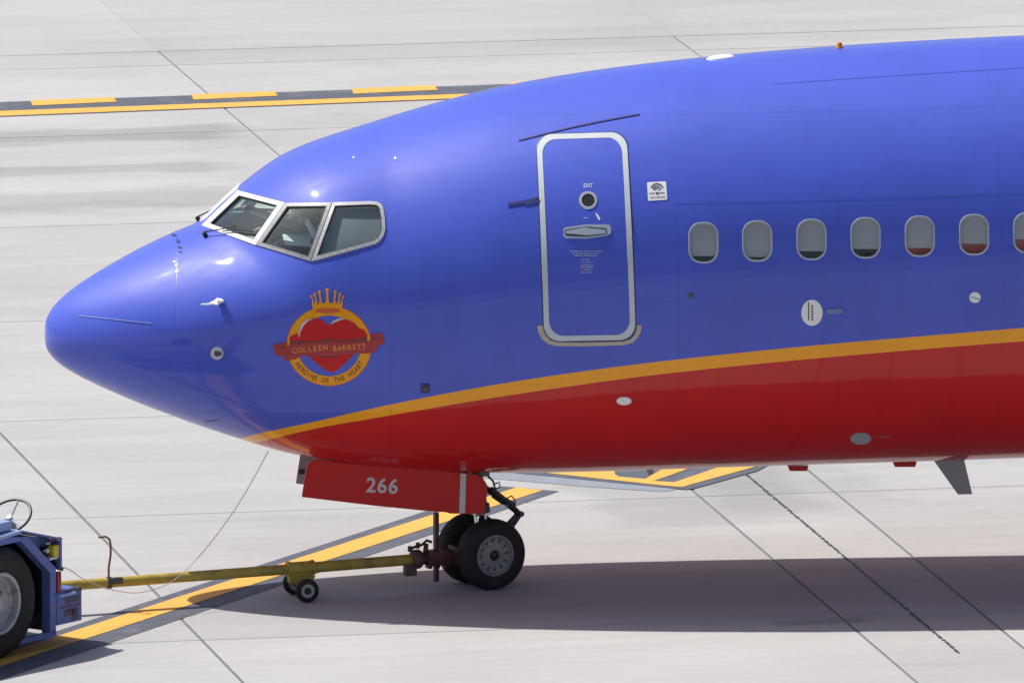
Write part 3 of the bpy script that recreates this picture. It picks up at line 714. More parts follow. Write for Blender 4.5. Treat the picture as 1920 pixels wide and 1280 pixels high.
# pitot probe
b0 = skin1(412, 562, 0); pn_ = np.array([0, -.62, .78]); pc = b0+np.array([0, -.045, .0])
g_ = lambda x, y: on_plane(x, y, pc, pn_)
bm = bmesh.new(); prism(bm, [g_(*p) for p in ((391, 568), (403, 562), (406, 558), (417, 560), (416, 565), (409, 570.5))], -pn_*.014)
box(bm, (b0+pc)/2+np.array([.0, .0, -.005]), ((1, 0, 0), (0, 1, 0), (0, 0, 1)), (.03, .05, .010))
tube(bm, [g_(396, 569)-pn_*.007, g_(386, 569.5)-pn_*.007, g_(377, 569.5)-pn_*.007], [.010, .009, .007], 10)
finish(bm, 'pitot_probe', mat('white probe paint', (.85, .85, .85), .4), plane)
# antennas and beacon on the crown, blade below
def crown(x): s = x-X0; return np.array([x, 0, float(fT(s))])
ax_ = at_y(1351, 104, 0)[0]; c = crown(ax_)
bm = bmesh.new(); bmesh.ops.create_uvsphere(bm, u_segments=24, v_segments=12, radius=1, matrix=Matrix.Translation(V(c)+Vector((0, 0, .0))) @ Matrix.Rotation(-math.atan(.085), 4, 'Y') @ Matrix.Diagonal((.135, .075, .030, 1)))
finish(bm, 'antenna', mat('white antenna paint', (.9, .9, .9), .3), plane)
ax_ = at_y(1574, 90, 0)[0]; c = crown(ax_)
bm = bmesh.new(); lathe(bm, c+np.array([0, 0, -.01]), (0, 0, 1), [(0, -.01), (.036, -.01), (.036, .02), (.028, .022), (.026, .045), (.02, .062), (0, .068)], 18); finish(bm, 'beacon_light', M_LAMP, plane)
pA = [at_y(x, y, -.012) for x, y in ((1750, 862), (1808, 862), (1823, 926), (1796, 926.5))]
bm = bmesh.new(); prism(bm, pA, (0, .024, 0)); finish(bm, 'blade_antenna', M_GREY, plane, smooth=False)
for xs in ((1477, 1513, 879.5, 882.5), (1674, 1716, 871.5, 875)):
    pA = [at_y(x, y, -.03) for x, y in ((xs[0], xs[2]-6), (xs[1]+3, xs[2]-6), (xs[1], xs[3]), (xs[0]+4, xs[3]))]
    bm = bmesh.new(); prism(bm, pA, (0, .06, 0)); finish(bm, 'drain_mast', M_RED, plane, smooth=False)
pA = [at_y(x, y, -.01) for x, y in ((1211, 880), (1226, 880), (1225, 888.5), (1216, 890))]
bm = bmesh.new(); prism(bm, pA, (0, .02, 0)); finish(bm, 'drain_mast', M_TAN, plane, smooth=False)
# wipers
def wiper(mir):
    k = MIR if mir else np.ones(3); g = lambda x, y, o: skin1(x, y, o)*k
    bm = bmesh.new(); tube(bm, [g(386, 443, .0), g(386, 443, .05)], .022, 10); tube(bm, [g(385, 442, .045), g(415, 437, .05), g(449, 430, .05)], [.008, .006, .005], 8)
    wp = finish(bm, 'wiper', M_BLACK, plane)
    bm = bmesh.new(); tube(bm, [g(420, 437.5, .03), g(449, 434, .04), g(476, 437, .03)], .006, 8); finish(bm, 'blade', M_BLACK, wp)
wiper(False); wiper(True)

# internet sign
S4 = lambda L: [(1190+x/18.29, 320+y/18.29) for x, y in L]
sign = decal('sign_plate', [S4([(425, 430), (450, 405), (1040, 372), (1075, 392), (1118, 975), (1095, 1002), (490, 1040), (460, 1015)])], M_WHITE, plane, off=.003, thick=.001)
M_PRINT = mat('dark grey print', (.05, .055, .09), .6)
def arc(cx, cy, r, a0, a1, w_, sx=1): return line_quads([(cx+r*sx*math.sin(rad(a)), cy-r*math.cos(rad(a))) for a in np.linspace(a0, a1, 9)], w_)
q = []
for r, w_, s_ in ((330, 48, .66), (240, 40, .62), (170, 30, .56)): q += [S4(f) for f in arc(765, 790, r, -55, 55, w_, s_*1.15)]
q += [S4(f) for f in line_quads([(500, 790), (700, 782)], 26)]+[S4(f) for f in line_quads([(830, 772), (1025, 762)], 26)]
decal('symbol', [S4(ell(772, 785, 52, 48, 14))], M_PRINT, sign, off=.0065, quads=q, cell=40)['kind'] = 'stuff'
bmt = bmesh.new(); merge_bm(bmt, text_bm('WIFI ONBOARD', 86, 1), lambda x, y: S4([(790+x*.86, 925-y-x*.05)])[0]); finish(bend(bmt, .0065, 0, 60), 'lettering', M_PRINT, sign)['kind'] = 'stuff'

# ---- heart emblem
E5 = lambda L: [(480+x/5.818, 520+y/5.818) for x, y in L]
def ering(cx, cy, R0, R1, n=64, a0=0, a1=360):
    q = []
    for k in range(n):
        a, b = rad(a0+(a1-a0)*k/n), rad(a0+(a1-a0)*(k+1)/n)
        q.append(E5([(cx+R0[0]*math.cos(a), cy+R0[1]*math.sin(a)), (cx+R0[0]*math.cos(b), cy+R0[1]*math.sin(b)), (cx+R1[0]*math.cos(b), cy+R1[1]*math.sin(b)), (cx+R1[0]*math.cos(a), cy+R1[1]*math.sin(a))]))
    return q
emb = decal('emblem', [], M_ORANGE, plane, off=.0025, cell=16, quads=ering(797, 745, (458, 430), (350, 330), 64))
M_ORED = mat('orange red paint', (.62, .10, .015), .3)
decal('emblem_edge', [], M_ORED, emb, off=.003, cell=30, quads=ering(797, 745, (466, 437), (458, 430), 64))
decal('heart', [E5([(790, 525), (760, 490), (700, 455), (620, 440), (545, 460), (492, 520), (468, 600), (470, 680), (510, 770), (580, 860), (680, 950), (760, 1005), (820, 1036), (880, 1010), (980, 930), (1080, 820), (1140, 720), (1152, 640), (1130, 560), (1080, 500), (1000, 458), (930, 450), (860, 475), (815, 508)])], M_RED, emb, off=.0045, cell=16)
for pl in [E5([(466, 652), (470, 590), (494, 512), (552, 458), (635, 446), (570, 474), (520, 525), (486, 590), (474, 650)]), E5([(812, 514), (845, 472), (915, 443), (988, 454), (925, 462), (868, 485)])]: decal('heart_glint', [pl], mat('pink white glint paint', (.62, .54, .56), .4) if 'pink white glint paint' not in bpy.data.materials else bpy.data.materials['pink white glint paint'], emb, off=.006)
for pl in [E5([(368, 645), (450, 604), (470, 640), (475, 730), (368, 740)]), E5([(1090, 545), (1180, 570), (1212, 620), (1212, 705), (1080, 690)])]: decal('ribbon_loop', [pl], M_RED, emb, off=.0055)
for pl in [E5([(370, 690), (690, 690), (830, 662), (842, 690), (1100, 668), (1212, 640), (1212, 708), (830, 712), (370, 730)]), E5([(590, 838), (950, 828), (870, 872), (720, 868)])]: decal('ribbon_shadow', [pl], M_DRED, emb, off=.007)
decal('ribbon', [E5([(340, 702), (180, 735), (200, 790), (215, 845), (300, 855), (310, 905), (430, 890), (480, 856), (600, 850), (840, 856), (960, 835), (1100, 826), (1265, 824), (1310, 800), (1325, 750), (1385, 720), (1402, 690), (1378, 645), (1385, 600), (1246, 622), (1246, 692), (1215, 697), (1100, 697), (840, 706), (600, 712), (370, 722), (346, 764)])], mat('ribbon red paint', (.36, .012, .018), .3), emb, off=.0085)
for pl in [E5([(1250, 660), (1330, 650), (1325, 672), (1252, 684)]), E5([(225, 760), (335, 755), (335, 768), (240, 778)])]: decal('ribbon_fold', [pl], M_DRED, emb, off=.010)
crown_pl = [E5([(611, 300), (640, 292), (690, 286), (740, 281), (790, 279), (840, 281), (890, 286), (930, 292), (944, 300), (936, 375), (850, 395), (720, 395), (632, 375)])]
for xt, yt_, xb, hw, bw in ((604, 210, 625, 7, 14), (641, 184, 658, 8, 18), (691, 158, 706, 9, 22), (778, 134, 780, 10, 34), (865, 158, 856, 9, 22), (915, 184, 902, 8, 18), (954, 210, 934, 7, 14)):
    crown_pl += [E5([(xt-hw, yt_), (xt+hw, yt_), (xb+bw*.45, 255), (xb+bw, 296), (xb-bw, 296), (xb-bw*.45, 255)]), E5(ell(xt, yt_, hw*1.9, hw*1.9, 12))]
decal('crown', crown_pl, M_ORANGE, emb, off=.006, cell=30)
decal('crown_band', [E5(ell(788, 362, 140, 28, 24))], M_ORED, emb, off=.008, cell=30)
bmt = bmesh.new()
def serif(ch, size):
    return text_bm(ch, size, size*.004)
def put_word(wd, x0, y0, x1, y1, size, bm, wx=.9):
    n = len(wd)
    for i, ch in enumerate(wd):
        t = (i+.5)/n; cx, cy = x0+(x1-x0)*t, y0+(y1-y0)*t; an = math.atan2(y1-y0, x1-x0)
        merge_bm(bm, text_bm(ch, size, size*.006), lambda x, y: E5([(cx+x*wx*math.cos(an)+y*math.sin(an), cy+x*wx*math.sin(an)-y*math.cos(an))])[0])
put_word('COLLEEN', 395, 800, 785, 760, 82, bmt); put_word('BARRETT', 835, 776, 1205, 750, 82, bmt)
finish(bend(bmt, .0105, 0, 40), 'lettering', M_GOLD, emb, smooth=False)['kind'] = 'stuff'
bmt = bmesh.new(); s_ = 'HEROINE OF THE HEART'
for i, ch in enumerate(s_):
    if ch == ' ': continue
    a = rad(151-(151-27)*(i+.5)/len(s_)); cx, cy = 797+404*math.cos(a), 745+380*math.sin(a); an = math.pi/2-math.atan2(380*math.sin(a)*404/380, 404*math.cos(a)*380/404)
    ca, sa = math.cos(an), math.sin(an)
    # letter x axis runs along the arc (left to right), y axis points to the ring's centre
    merge_bm(bmt, text_bm(ch, 80, .5), lambda x, y: E5([(cx+x*.74*ca-y*sa, cy-x*.74*sa-y*ca)])[0])
finish(bend(bmt, .0045, 0, 40), 'lettering', mat('black lettering', (.035, .03, .03), .5), emb, smooth=False)['kind'] = 'stuff'

# ---- nose gear doors
def gear_door(sg):
    P = [(566, 931.5), (700, 947.5), (795, 957), (836, 960), (845, 962.5), (909, 963), (911, 940), (914, 922), (913, 908), (907, 898), (896, 890), (866, 885.5), (802, 879), (715, 873), (640, 866.5), (600, 861.5), (588, 862), (579, 868), (574, 880)]
    Y = -.385
    L = [at_y(x, y, Y) for x, y in P]; L = [np.array([p[0], sg*-1*p[1] if sg > 0 else p[1], p[2]]) for p in L]
    bm = bmesh.new(); prism(bm, L, (0, .035 if sg < 0 else -.035, 0))
    for f in bm.faces:
        if f.normal.y*sg < -.9: f.material_index = 1
    es = [e for e in bm.edges if e.is_manifold and e.calc_face_angle(0) > .9]
    bmesh.ops.bevel(bm, geom=es, offset=.006, segments=2, affect='EDGES')
    d = finish(bm, 'nose_gear_door', [M_RED, M_GREY], plane, angle=40)
    if sg < 0:
        def flat(polys, name, m, dy):
            bm = bmesh.new()
            for pl in polys:
                f = bm.faces.new([bm.verts.new(V(at_y(x, y, Y-dy))) for x, y in pl]); f.normal_update()
                if f.normal.y > 0: f.normal_flip()
            return finish(bm, name, m, d, smooth=False)
        flat([[(863.5, 887), (874, 888.3), (872, 961.5), (861, 961.5)]], 'stripe', mat('grey white stripe paint', (.55, .56, .57), .4), .003)
        for dk_, ch in enumerate('266'):
          tb = text_bm(ch, 38.5, .8); bm = bmesh.new(); mp = {}; ox = (dk_-1)*23
          for v in tb.verts: mp[v] = bm.verts.new(V(at_y(716.5+v.co.x*.98+ox*.90+v.co.y*.09, 911.5-v.co.y+(v.co.x+ox)*.055, Y-.003)))
          for f in tb.faces:
              g = bm.faces.new([mp[v] for v in f.verts]); g.normal_update()
              if g.normal.y > 0: g.normal_flip()
          tb.free(); finish(bm, 'digit', mat('number paint', (.55, .55, .56), .4), d, smooth=False)
    else:
        bm = bmesh.new(); yy = .345
        box(bm, at_y(566, 884, yy), ((1, 0, 0), (0, 1, 0), (0, 0, 1)), (.03, .012, .02)); finish(bm, 'latch', M_BLACK, d, smooth=False)
    for x, y in ((612, 862), (726, 873), (880, 885)):
        bm = bmesh.new(); p = at_y(x, y, -.36); p[1] *= -1 if sg > 0 else 1; box(bm, p+np.array([0, 0, .03]), ((1, 0, 0), (0, 1, 0), (0, 0, 1)), (.02, .02, .05))
        finish(bm, 'hinge', M_DRED, d, smooth=False)
gear_door(-1); gear_door(1)

# ---- nose gear: steered, wheels on one axle
def head(deg): return -RT*math.cos(rad(deg))-FH*math.sin(rad(deg))
HG = head(28); AX = np.cross([0, 0, 1.0], HG); AX = AX if AX@FH < 0 else -AX      # axle direction towards the photographer
WR = .338
def add_wheel(o, ax, R, wd, parent, name='wheel', holes=True, squash=.0):
    """tyre, rim and hub as children; ax points outwards"""
    e = empty_part(name, parent, o)
    bm = bmesh.new(); h = wd/2; rr = R*.575
    lathe(bm, o, ax, [(rr, -h*.80), (rr*1.03, -h*.92), (R*.75, -h), (R*.88, -h*.93), (R*.955, -h*.74), (R*.99, -h*.42), (R, -h*.25), (R*.992, -h*.2), (R, -h*.14), (R, h*.14), (R*.992, h*.2), (R, h*.25), (R*.99, h*.42), (R*.955, h*.74), (R*.88, h*.93), (R*.75, h), (rr*1.03, h*.92), (rr, h*.80)], 56)
    for v in bm.verts:
        if v.co.z < 0.004: v.co.z = 0.002
    finish(bm, 'tyre', M_TYRE, e, angle=50)
    bm = bmesh.new(); d, x, y = frame_of(ax); oc = V(o); seg = 48; radii = [(rr*1.02, h*.86), (rr*.93, h*.90), (rr*.86, h*.62), (rr*.80, h*.55), (rr*.62, h*.50), (rr*.40, h*.62), (rr*.24, h*.64)]
    rings = [[bm.verts.new(oc+d*a+(x*math.cos(2*math.pi*k/seg)+y*math.sin(2*math.pi*k/seg))*r) for k in range(seg)] for r, a in radii]
    for i, (a, b) in enumerate(zip(rings, rings[1:])):
        for k in range(seg):
            if holes and i == 3 and k % 4 == 0: continue
            bm.faces.new((a[k], a[(k+1) % seg], b[(k+1) % seg], b[k]))
    bmesh.ops.recalc_face_normals(bm, faces=bm.faces)
    if bm.faces[0].normal.dot(d) < 0: bmesh.ops.reverse_faces(bm, faces=bm.faces)
    finish(bm, 'rim', M_RIM, e, angle=30)
    bm = bmesh.new(); lathe(bm, o, ax, [(0, h*.25), (rr*.99, h*.25), (rr*.99, -h*.8), (0, -h*.8)], 40); finish(bm, 'brake_drum', M_GREY, e)
    bm = bmesh.new(); lathe(bm, o, ax, [(0, h*.86), (rr*.16, h*.86), (rr*.21, h*.80), (rr*.26, h*.66), (rr*.27, h*.5), (0, h*.5)], 24); finish(bm, 'hub_cap', M_BLACK, e)
    return e
GO = -RT*.037
G0 = GO+np.array([0, 0, WR-.004])
add_wheel(G0+AX*.205, AX, WR, .215, plane, 'nose_wheel'); add_wheel(G0-AX*.205, -AX, WR, .215, plane, 'nose_wheel')
bm = bmesh.new(); tube(bm, [G0-AX*.2, G0+AX*.2], .05, 16); finish(bm, 'axle', M_STEEL, plane)
TOP = np.array([-.13, 0, 1.25])
bm = bmesh.new(); tube(bm, [G0+np.array([0, 0, -.03]), np.array([-.05, 0, .74])], .062, 18); finish(bm, 'gear_piston', M_CHROME, plane)
bm = bmesh.new(); tube(bm, [np.array([-.045, 0, .70]), np.array([-.055, 0, .78]), np.array([-.056, 0, .785]), TOP], [.10, .10, .08, .08], 20); finish(bm, 'gear_strut', M_STEEL, plane)
bm = bmesh.new(); tube(bm, [np.array([-.05, 0, .95]), np.array([-.75, 0, 1.3])], .035, 12); finish(bm, 'drag_brace', M_STEEL, plane)
AFT = -HG
def tl(d, z, y=0): return GO+np.array([0, 0, z])+AFT*d+AX*y
bm = bmesh.new()
for y in (-.075, .075):
    tube(bm, [tl(.07, .93, y*.9), tl(.27, .78, y*.7), tl(.40, .665, y*.35)], [.03, .026, .022], 8)
box(bm, tl(.25, .795), (AFT*.86-np.array([0, 0, .5]), AX, AFT*.5+np.array([0, 0, .86])), (.10, .05, .03))
finish(bm, 'torque_link', M_STEEL, plane)
bm = bmesh.new()
for y in (-.075, .075): tube(bm, [tl(.41, .655, y*.35), tl(.28, .52, y*.7), tl(.06, .37, y)], [.022, .024, .03], 8)
tube(bm, [tl(.41, .66, -.06), tl(.41, .66, .06)], .026, 10)
finish(bm, 'torque_link', M_STEEL, plane)
bm = bmesh.new()
tube(bm, [tl(.05, 1.06, .03), tl(.11, 1.0, .04), tl(.13, .93, .04), tl(.10, .85, .04), tl(.20, .78, .05), tl(.30, .76, .05), tl(.33, .72, .04)], .010, 8)
tube(bm, [tl(.12, .97, .04), tl(.17, .985, .05), tl(.18, .94, .05), tl(.13, .925, .05)], .008, 8)
tube(bm, [tl(.24, .82, .05), tl(.30, .845, .05), tl(.34, .80, .05), tl(.34, .73, .05)], .007, 8)
finish(bm, 'hydraulic_hose', M_BLACK, plane)
bm = bmesh.new(); box(bm, np.array([-.10, 0, 1.13]), ((1, 0, 0), (0, 1, 0), (0, 0, 1)), (.12, .30, .03)); finish(bm, 'gear_trunnion', M_STEEL, plane, smooth=False)
bm = bmesh.new()
for y in (-.09, .09): lathe(bm, np.array([0, 0, .74])+HG*.13+AX*y, HG, [(0, .03), (.045, .03), (.05, .02), (.05, -.03), (.03, -.06), (0, -.06)], 18)
finish(bm, 'taxi_light', M_SILVER, plane)

# ------------------------------------------------------------------ towbar
HT = head(21.5); TX = np.cross([0, 0, 1.0], HT); TX = TX if TX@FH < 0 else -TX
tb = thing('towbar', 'worn yellow towbar joining the nose wheels to the blue tug', 'towbar', tuple(HT*1.9))
def tp(d, z=.285, y=0): return GO+HT*d+TX*y+np.array([0, 0, z])
bm = bmesh.new(); tube(bm, [tp(.66, .297), tp(1.75, .287)], .052, 20); tube(bm, [tp(1.7, .287), tp(1.95, .286)], .066, 20); tube(bm, [tp(1.9, .286), tp(4.9, .275)], .049, 20)
for d in (1.71, 1.95): tube(bm, [tp(d-.012, .287), tp(d+.012, .287)], .074, 20)
finish(bm, 'tube', M_YEL, tb)
bm = bmesh.new(); lathe(bm, tp(.66, .297), HT, [(0, .05), (.07, .05), (.088, .03), (.092, 0), (.092, -.03), (.08, -.05), (0, -.05)], 28)
box(bm, tp(.72, .205), (HT, TX, (0, 0, 1)), (.055, .045, .06), .006); finish(bm, 'collar', mat('rusty collar', (.10, .065, .05), .6, var=.3, scale=20), tb)
bm = bmesh.new(); tube(bm, [tp(.64, .297), tp(.2, .31)], .06, 14); box(bm, tp(.40, .30), (HT, TX, (0, 0, 1)), (.16, .075, .07), .01)
for d in (.36, .45, .53): box(bm, tp(d, .225), (HT, TX, (0, 0, 1)), (.018, .05, .022))
box(bm, tp(.26, .32), (HT, TX, (0, 0, 1)), (.05, .18, .09), .01); finish(bm, 'tow_head', M_MAROON, tb)
bm = bmesh.new()
pq = tp(.455, .0)
box(bm, pq+np.array([0, 0, .40]), (HT, TX, (0, 0, 1)), (.020, .03, .33), .004); finish(bm, 'guard_post', M_MAROON, tb, smooth=False)
bm = bmesh.new(); tube(bm, [tp(.50, .45), tp(.55, .47), tp(.60, .43), tp(.66, .42), tp(.72, .395)], .014, 8); tube(bm, [tp(.57, .30), tp(.555, .44)], .024, 10)
tube(bm, [tp(.64, .40), tp(.64, .455)], .02, 8); tube(bm, [tp(.72, .375), tp(.72, .425)], .022, 10); finish(bm, 'release_lever', M_MAROON, tb)
bm = bmesh.new(); box(bm, tp(1.83, .215), (HT, TX, (0, 0, 1)), (.115, .05, .06), .008); prism(bm, [tp(1.70, .22, .05), tp(1.95, .22, .05), tp(1.88, .12, .05), tp(1.76, .12, .05)], TX*.02); prism(bm, [tp(1.70, .22, -.05), tp(1.95, .22, -.05), tp(1.88, .12, -.05), tp(1.76, .12, -.05)], -TX*.02); finish(bm, 'wheel_bracket', M_YEL, tb)
CX_ = TX*math.cos(rad(-5))-HT*math.sin(rad(-5))
def small_wheel(o, ax):
    e = empty_part('wheel', tb, o); R = .112; h = .038
    bm = bmesh.new(); lathe(bm, o, ax, [(R*.62, -h), (R*.85, -h), (R*.97, -h*.7), (R, -h*.3), (R, h*.3), (R*.97, h*.7), (R*.85, h), (R*.62, h), (R*.6, h*.6)], 36); finish(bm, 'tyre', M_TYRE, e, angle=50)
    bm = bmesh.new(); lathe(bm, o, ax, [(R*.64, h*.7), (R*.55, h*.85), (R*.3, h*.75), (R*.3, -h*.5), (R*.64, -h*.5)], 30); finish(bm, 'rim', mat('pale wheel disc', (.42, .41, .40), .6, var=.2) if 'pale wheel disc' not in bpy.data.materials else bpy.data.materials['pale wheel disc'], e)
    bm = bmesh.new(); lathe(bm, o, ax, [(0, h*1.1), (R*.22, h*1.1), (R*.30, h*.9), (R*.33, h*.6), (0, h*.6)], 16); finish(bm, 'hub_cap', M_BLACK, e)
wc = tp(1.825, .112)
small_wheel(wc+CX_*.22, CX_); small_wheel(wc-CX_*.22, -CX_)
bm = bmesh.new(); tube(bm, [wc-CX_*.2, wc+CX_*.2], .02, 10); finish(bm, 'axle', M_STEEL, tb)
bm = bmesh.new(); hp = 3.755
tube(bm, [tp(hp, .30), tp(hp, .42), tp(hp-.02, .54), tp(hp-.02, .64), tp(hp-.01, .69), tp(hp+.03, .72), tp(hp+.10, .715)], .0105, 8); finish(bm, 'safety_cable', mat('stained cable sleeve', (.20, .08, .04), .6, var=.4, scale=8), tb)
bm = bmesh.new(); tube(bm, [tp(hp-.02, .277), tp(hp+.02, .277)], .058, 16); box(bm, tp(hp-.07, .30, .045), (HT, TX, (0, 0, 1)), (.05, .02, .03), .004); finish(bm, 'cable_clamp', M_STEEL, tb)
bm = bmesh.new(); lathe(bm, tp(4.93, .275), TX, [(.045, -.03), (.08, -.03), (.08, .03), (.045, .03)], 20, close=True); finish(bm, 'tow_eye', M_STEEL, tb)

# ------------------------------------------------------------------ headset cord
cr = [(119, 1063, -1.9), (133, 1069, -1.85), (150, 1081, -1.8), (175, 1094, -1.75), (205, 1104, -1.7), (250, 1111, -1.55), (290, 1104, -1.4), (322, 1090, -1.25), (350, 1067, -1.1), (385, 1029, -.9), (420, 984, -.75), (450, 940, -.6), (478, 892, -.45), (503, 845, -.35)]
P = [at_y(x, y, Y) for x, y, Y in cr]
def spline(P, n):
    P = [np.array(p) for p in P]; o = []
    for i in range(len(P)-1):
        a, b, c, d = P[max(i-1, 0)], P[i], P[i+1], P[min(i+2, len(P)-1)]
        for k in range(n):
            t = k/n; o.append(.5*((2*b)+(c-a)*t+(2*a-5*b+4*c-d)*t*t+(3*b-a-3*c+d)*t**3))
    return o+[P[-1]]
Q = spline(P, 40); bm = bmesh.new(); H_ = []
for i, p in enumerate(Q):
    d = Q[min(i+1, len(Q)-1)]-Q[max(i-1, 0)]; d_, x, y = frame_of(d); ph = i*1.25; H_.append(V(p)+(x*math.cos(ph)+y*math.sin(ph))*.0035)
tube(bm, H_, .0036, 6)
cord = finish(bm, 'headset_cord', M_CORD); cord['label'] = 'thin pale red coiled cord hanging from the nose down to the towbar'; cord['category'] = 'cord'

# ------------------------------------------------------------------ tug
TY = 52
TF = RT*math.cos(rad(TY))+FH*math.sin(rad(TY)); TR = RT*math.sin(rad(TY))-FH*math.cos(rad(TY))     # forward, towards the photographer's side
TC = ground(117, 1211)                                                         # ground point under the near front corner of the body
tug = thing('aircraft_tug', 'blue open pushback tug with big black wheel and steering wheel at the left edge', 'tug', tuple(TC-TR*.9-TF*1.4))
def sp(x, y, dep=0.0):            # a point on the tug's near side plane (moved outwards by dep)
    return on_plane(x, y, TC+TR*dep, TR)
def loc(p): q = np.array(p)-TC; return float(q@TF), float(q@TR), float(q[2])
def gp(f, r, z): return TC+TF*f+TR*r+np.array([0, 0, z])
zt_ = loc(sp(117, 1008))[2]
# hull: deck and side with wheel arches
f_at = lambda x, y: loc(sp(x, y))[:1][0]
z_at = lambda x, y: loc(sp(x, y))[2]
fa, za = f_at(94, 1186), z_at(94, 1186)
WH = gp(f_at(1, 1140), .0, .53); fw_ = loc(WH)[0]
zl0 = z_at(105, 1187)
arch = [(f_at(94, 1186), zl0), (f_at(94, 1073), z_at(94, 1073)), (f_at(39, 1014), z_at(39, 1014)), (f_at(-2, 1021), z_at(-2, 1021)-.01)]
aft = fw_-1.0; zA = arch[3][1]
arch += [(fw_-.34, zA-.02), (fw_-.66, .72), (fw_-.66, .30)]
topz = zt_-.02
side = [(f_at(105, 1187), zl0)]+[(f_at(105, 1065), z_at(105, 1065)), (f_at(52, 1006), z_at(52, 1006)), (f_at(0, 1007), z_at(0, 1007)), (fw_-.75, topz+.02), (-3.1, topz+.02), (-3.1, .30), (fw_-.66, .30)]
loop2 = side+[a for a in arch[::-1][1:]]
bm = bmesh.new(); prism(bm, [gp(f, 0.0, z) for f, z in loop2], -TR*.10); finish(bm, 'fender', M_TUG, tug, smooth=False)
bm = bmesh.new(); prism(bm, [gp(f, -1.8, z) for f, z in loop2], TR*.10); finish(bm, 'fender', M_TUG, tug, smooth=False)
# inner hull behind the wheels
bm = bmesh.new(); prism(bm, [gp(f, -.42, z) for f, z in ((-.22, .25), (-.20, topz-.03), (-3.05, topz-.03), (-3.05, .25))], -TR*.96); finish(bm, 'chassis', M_BLACK, tug, smooth=False)
# top deck plates
dk = [(f_at(40, 996), z_at(40, 996)+.012), (0.0, zt_)]
bm = bmesh.new(); prism(bm, [gp(dk[0][0], .005, dk[0][1]), gp(0, .005, zt_), gp(0, -1.805, zt_), gp(dk[0][0], -1.805, dk[0][1])], (0, 0, -.02)); finish(bm, 'hood_plate', M_TUG, tug, smooth=False)
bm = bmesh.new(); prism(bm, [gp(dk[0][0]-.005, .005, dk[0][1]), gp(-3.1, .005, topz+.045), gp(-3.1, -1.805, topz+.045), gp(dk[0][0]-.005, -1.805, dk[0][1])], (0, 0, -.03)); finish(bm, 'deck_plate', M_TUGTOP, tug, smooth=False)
# raised cowl carrying the steering wheel
cq = gp(dk[0][0]-.75, -.55, dk[0][1])
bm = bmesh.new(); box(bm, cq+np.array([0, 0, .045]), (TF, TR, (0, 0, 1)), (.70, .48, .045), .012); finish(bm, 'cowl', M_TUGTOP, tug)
# front plate
bm = bmesh.new(); prism(bm, [gp(0, .0, zt_-.022), gp(0, .0, z_at(117, 1064)), gp(-.03, .0, z_at(117, 1064)), gp(-.03, .0, zt_-.022)], -TR*1.8); finish(bm, 'front_plate', M_TUG, tug, smooth=False)
rp = [loc(sp(x, y)) for x, y in ((112, 1010), (114, 1064), (104, 1064), (52, 1007))]
bm = bmesh.new(); prism(bm, [gp(p[0], -.13, p[2]) for p in rp], -TR*.02); finish(bm, 'recess_panel', M_TUG, tug, smooth=False)
bm = bmesh.new(); prism(bm, [gp(f_at(92, 1073)-.02, -.36, .25), gp(f_at(92, 1073)-.02, -.36, topz-.05), gp(-3.0, -.36, topz-.05), gp(-3.0, -.36, .25)], -TR*.02); finish(bm, 'wheel_well', M_BLACK, tug, smooth=False)
bm = bmesh.new(); fw2 = f_at(94, 1120)+.02; box(bm, gp(fw2, -.9, (zl0+zt_)/2-.02), (TF, TR, (0, 0, 1)), (.012, .84, (zt_-zl0)/2-.05)); finish(bm, 'well_wall', M_BLACK, tug, smooth=False)
# bumper block
f0, f1, zb_, zc = f_at(106, 1180), f_at(153, 1162), z_at(153, 1162), z_at(153, 1100)
bm = bmesh.new(); box(bm, gp((f0+f1)/2, -.9, (zb_+zc)/2), (TF, TR, (0, 0, 1)), ((f1-f0)/2, .905, (zc-zb_)/2), .012); bump = finish(bm, 'bumper', M_TUG, tug)
bm = bmesh.new(); box(bm, gp(f0+.12, .012, zc-.03), (TF, TR, (0, 0, 1)), (.12, .03, .012), .004); finish(bm, 'step', M_TUGTOP, tug, smooth=False)
bm = bmesh.new()
for k in range(9):
    f = f0+.05+.033*k+random.uniform(0, .01); prism(bm, [gp(f, .006, zc-.14), gp(f+.022, .006, zc-.14), gp(f+.022, .006, zc-.162), gp(f, .006, zc-.162)], TR*.002)
    if k in (2, 3, 4): prism(bm, [gp(f, .006, zc-.18), gp(f+.024, .006, zc-.18), gp(f+.024, .006, zc-.20), gp(f, .006, zc-.20)], TR*.002)
finish(bm, 'worn_print', M_DRED, bump, smooth=False)['kind'] = 'stuff'
bm = bmesh.new()
for fr_, zr, wd_, hh in ((.62, .22, .10, .03), (.5, .10, .08, .03), (.72, .08, .05, .06), (.66, .30, .12, .02)): box(bm, gp(f0+(f1-f0)*fr_, .006, zb_+zr), (TF, TR, (0, 0, 1)), (wd_, .002, hh))
finish(bm, 'scuff', mat('scraped paint', (.09, .075, .12), .6, var=.4, scale=10), bump, smooth=False)['kind'] = 'stuff'
bm = bmesh.new(); box(bm, gp((f0-2.0)/2, -.02, zl0), (TF, TR, (0, 0, 1)), ((f0+2.0)/2, .02, .025)); finish(bm, 'lower_rail', M_TUG, tug, smooth=False)
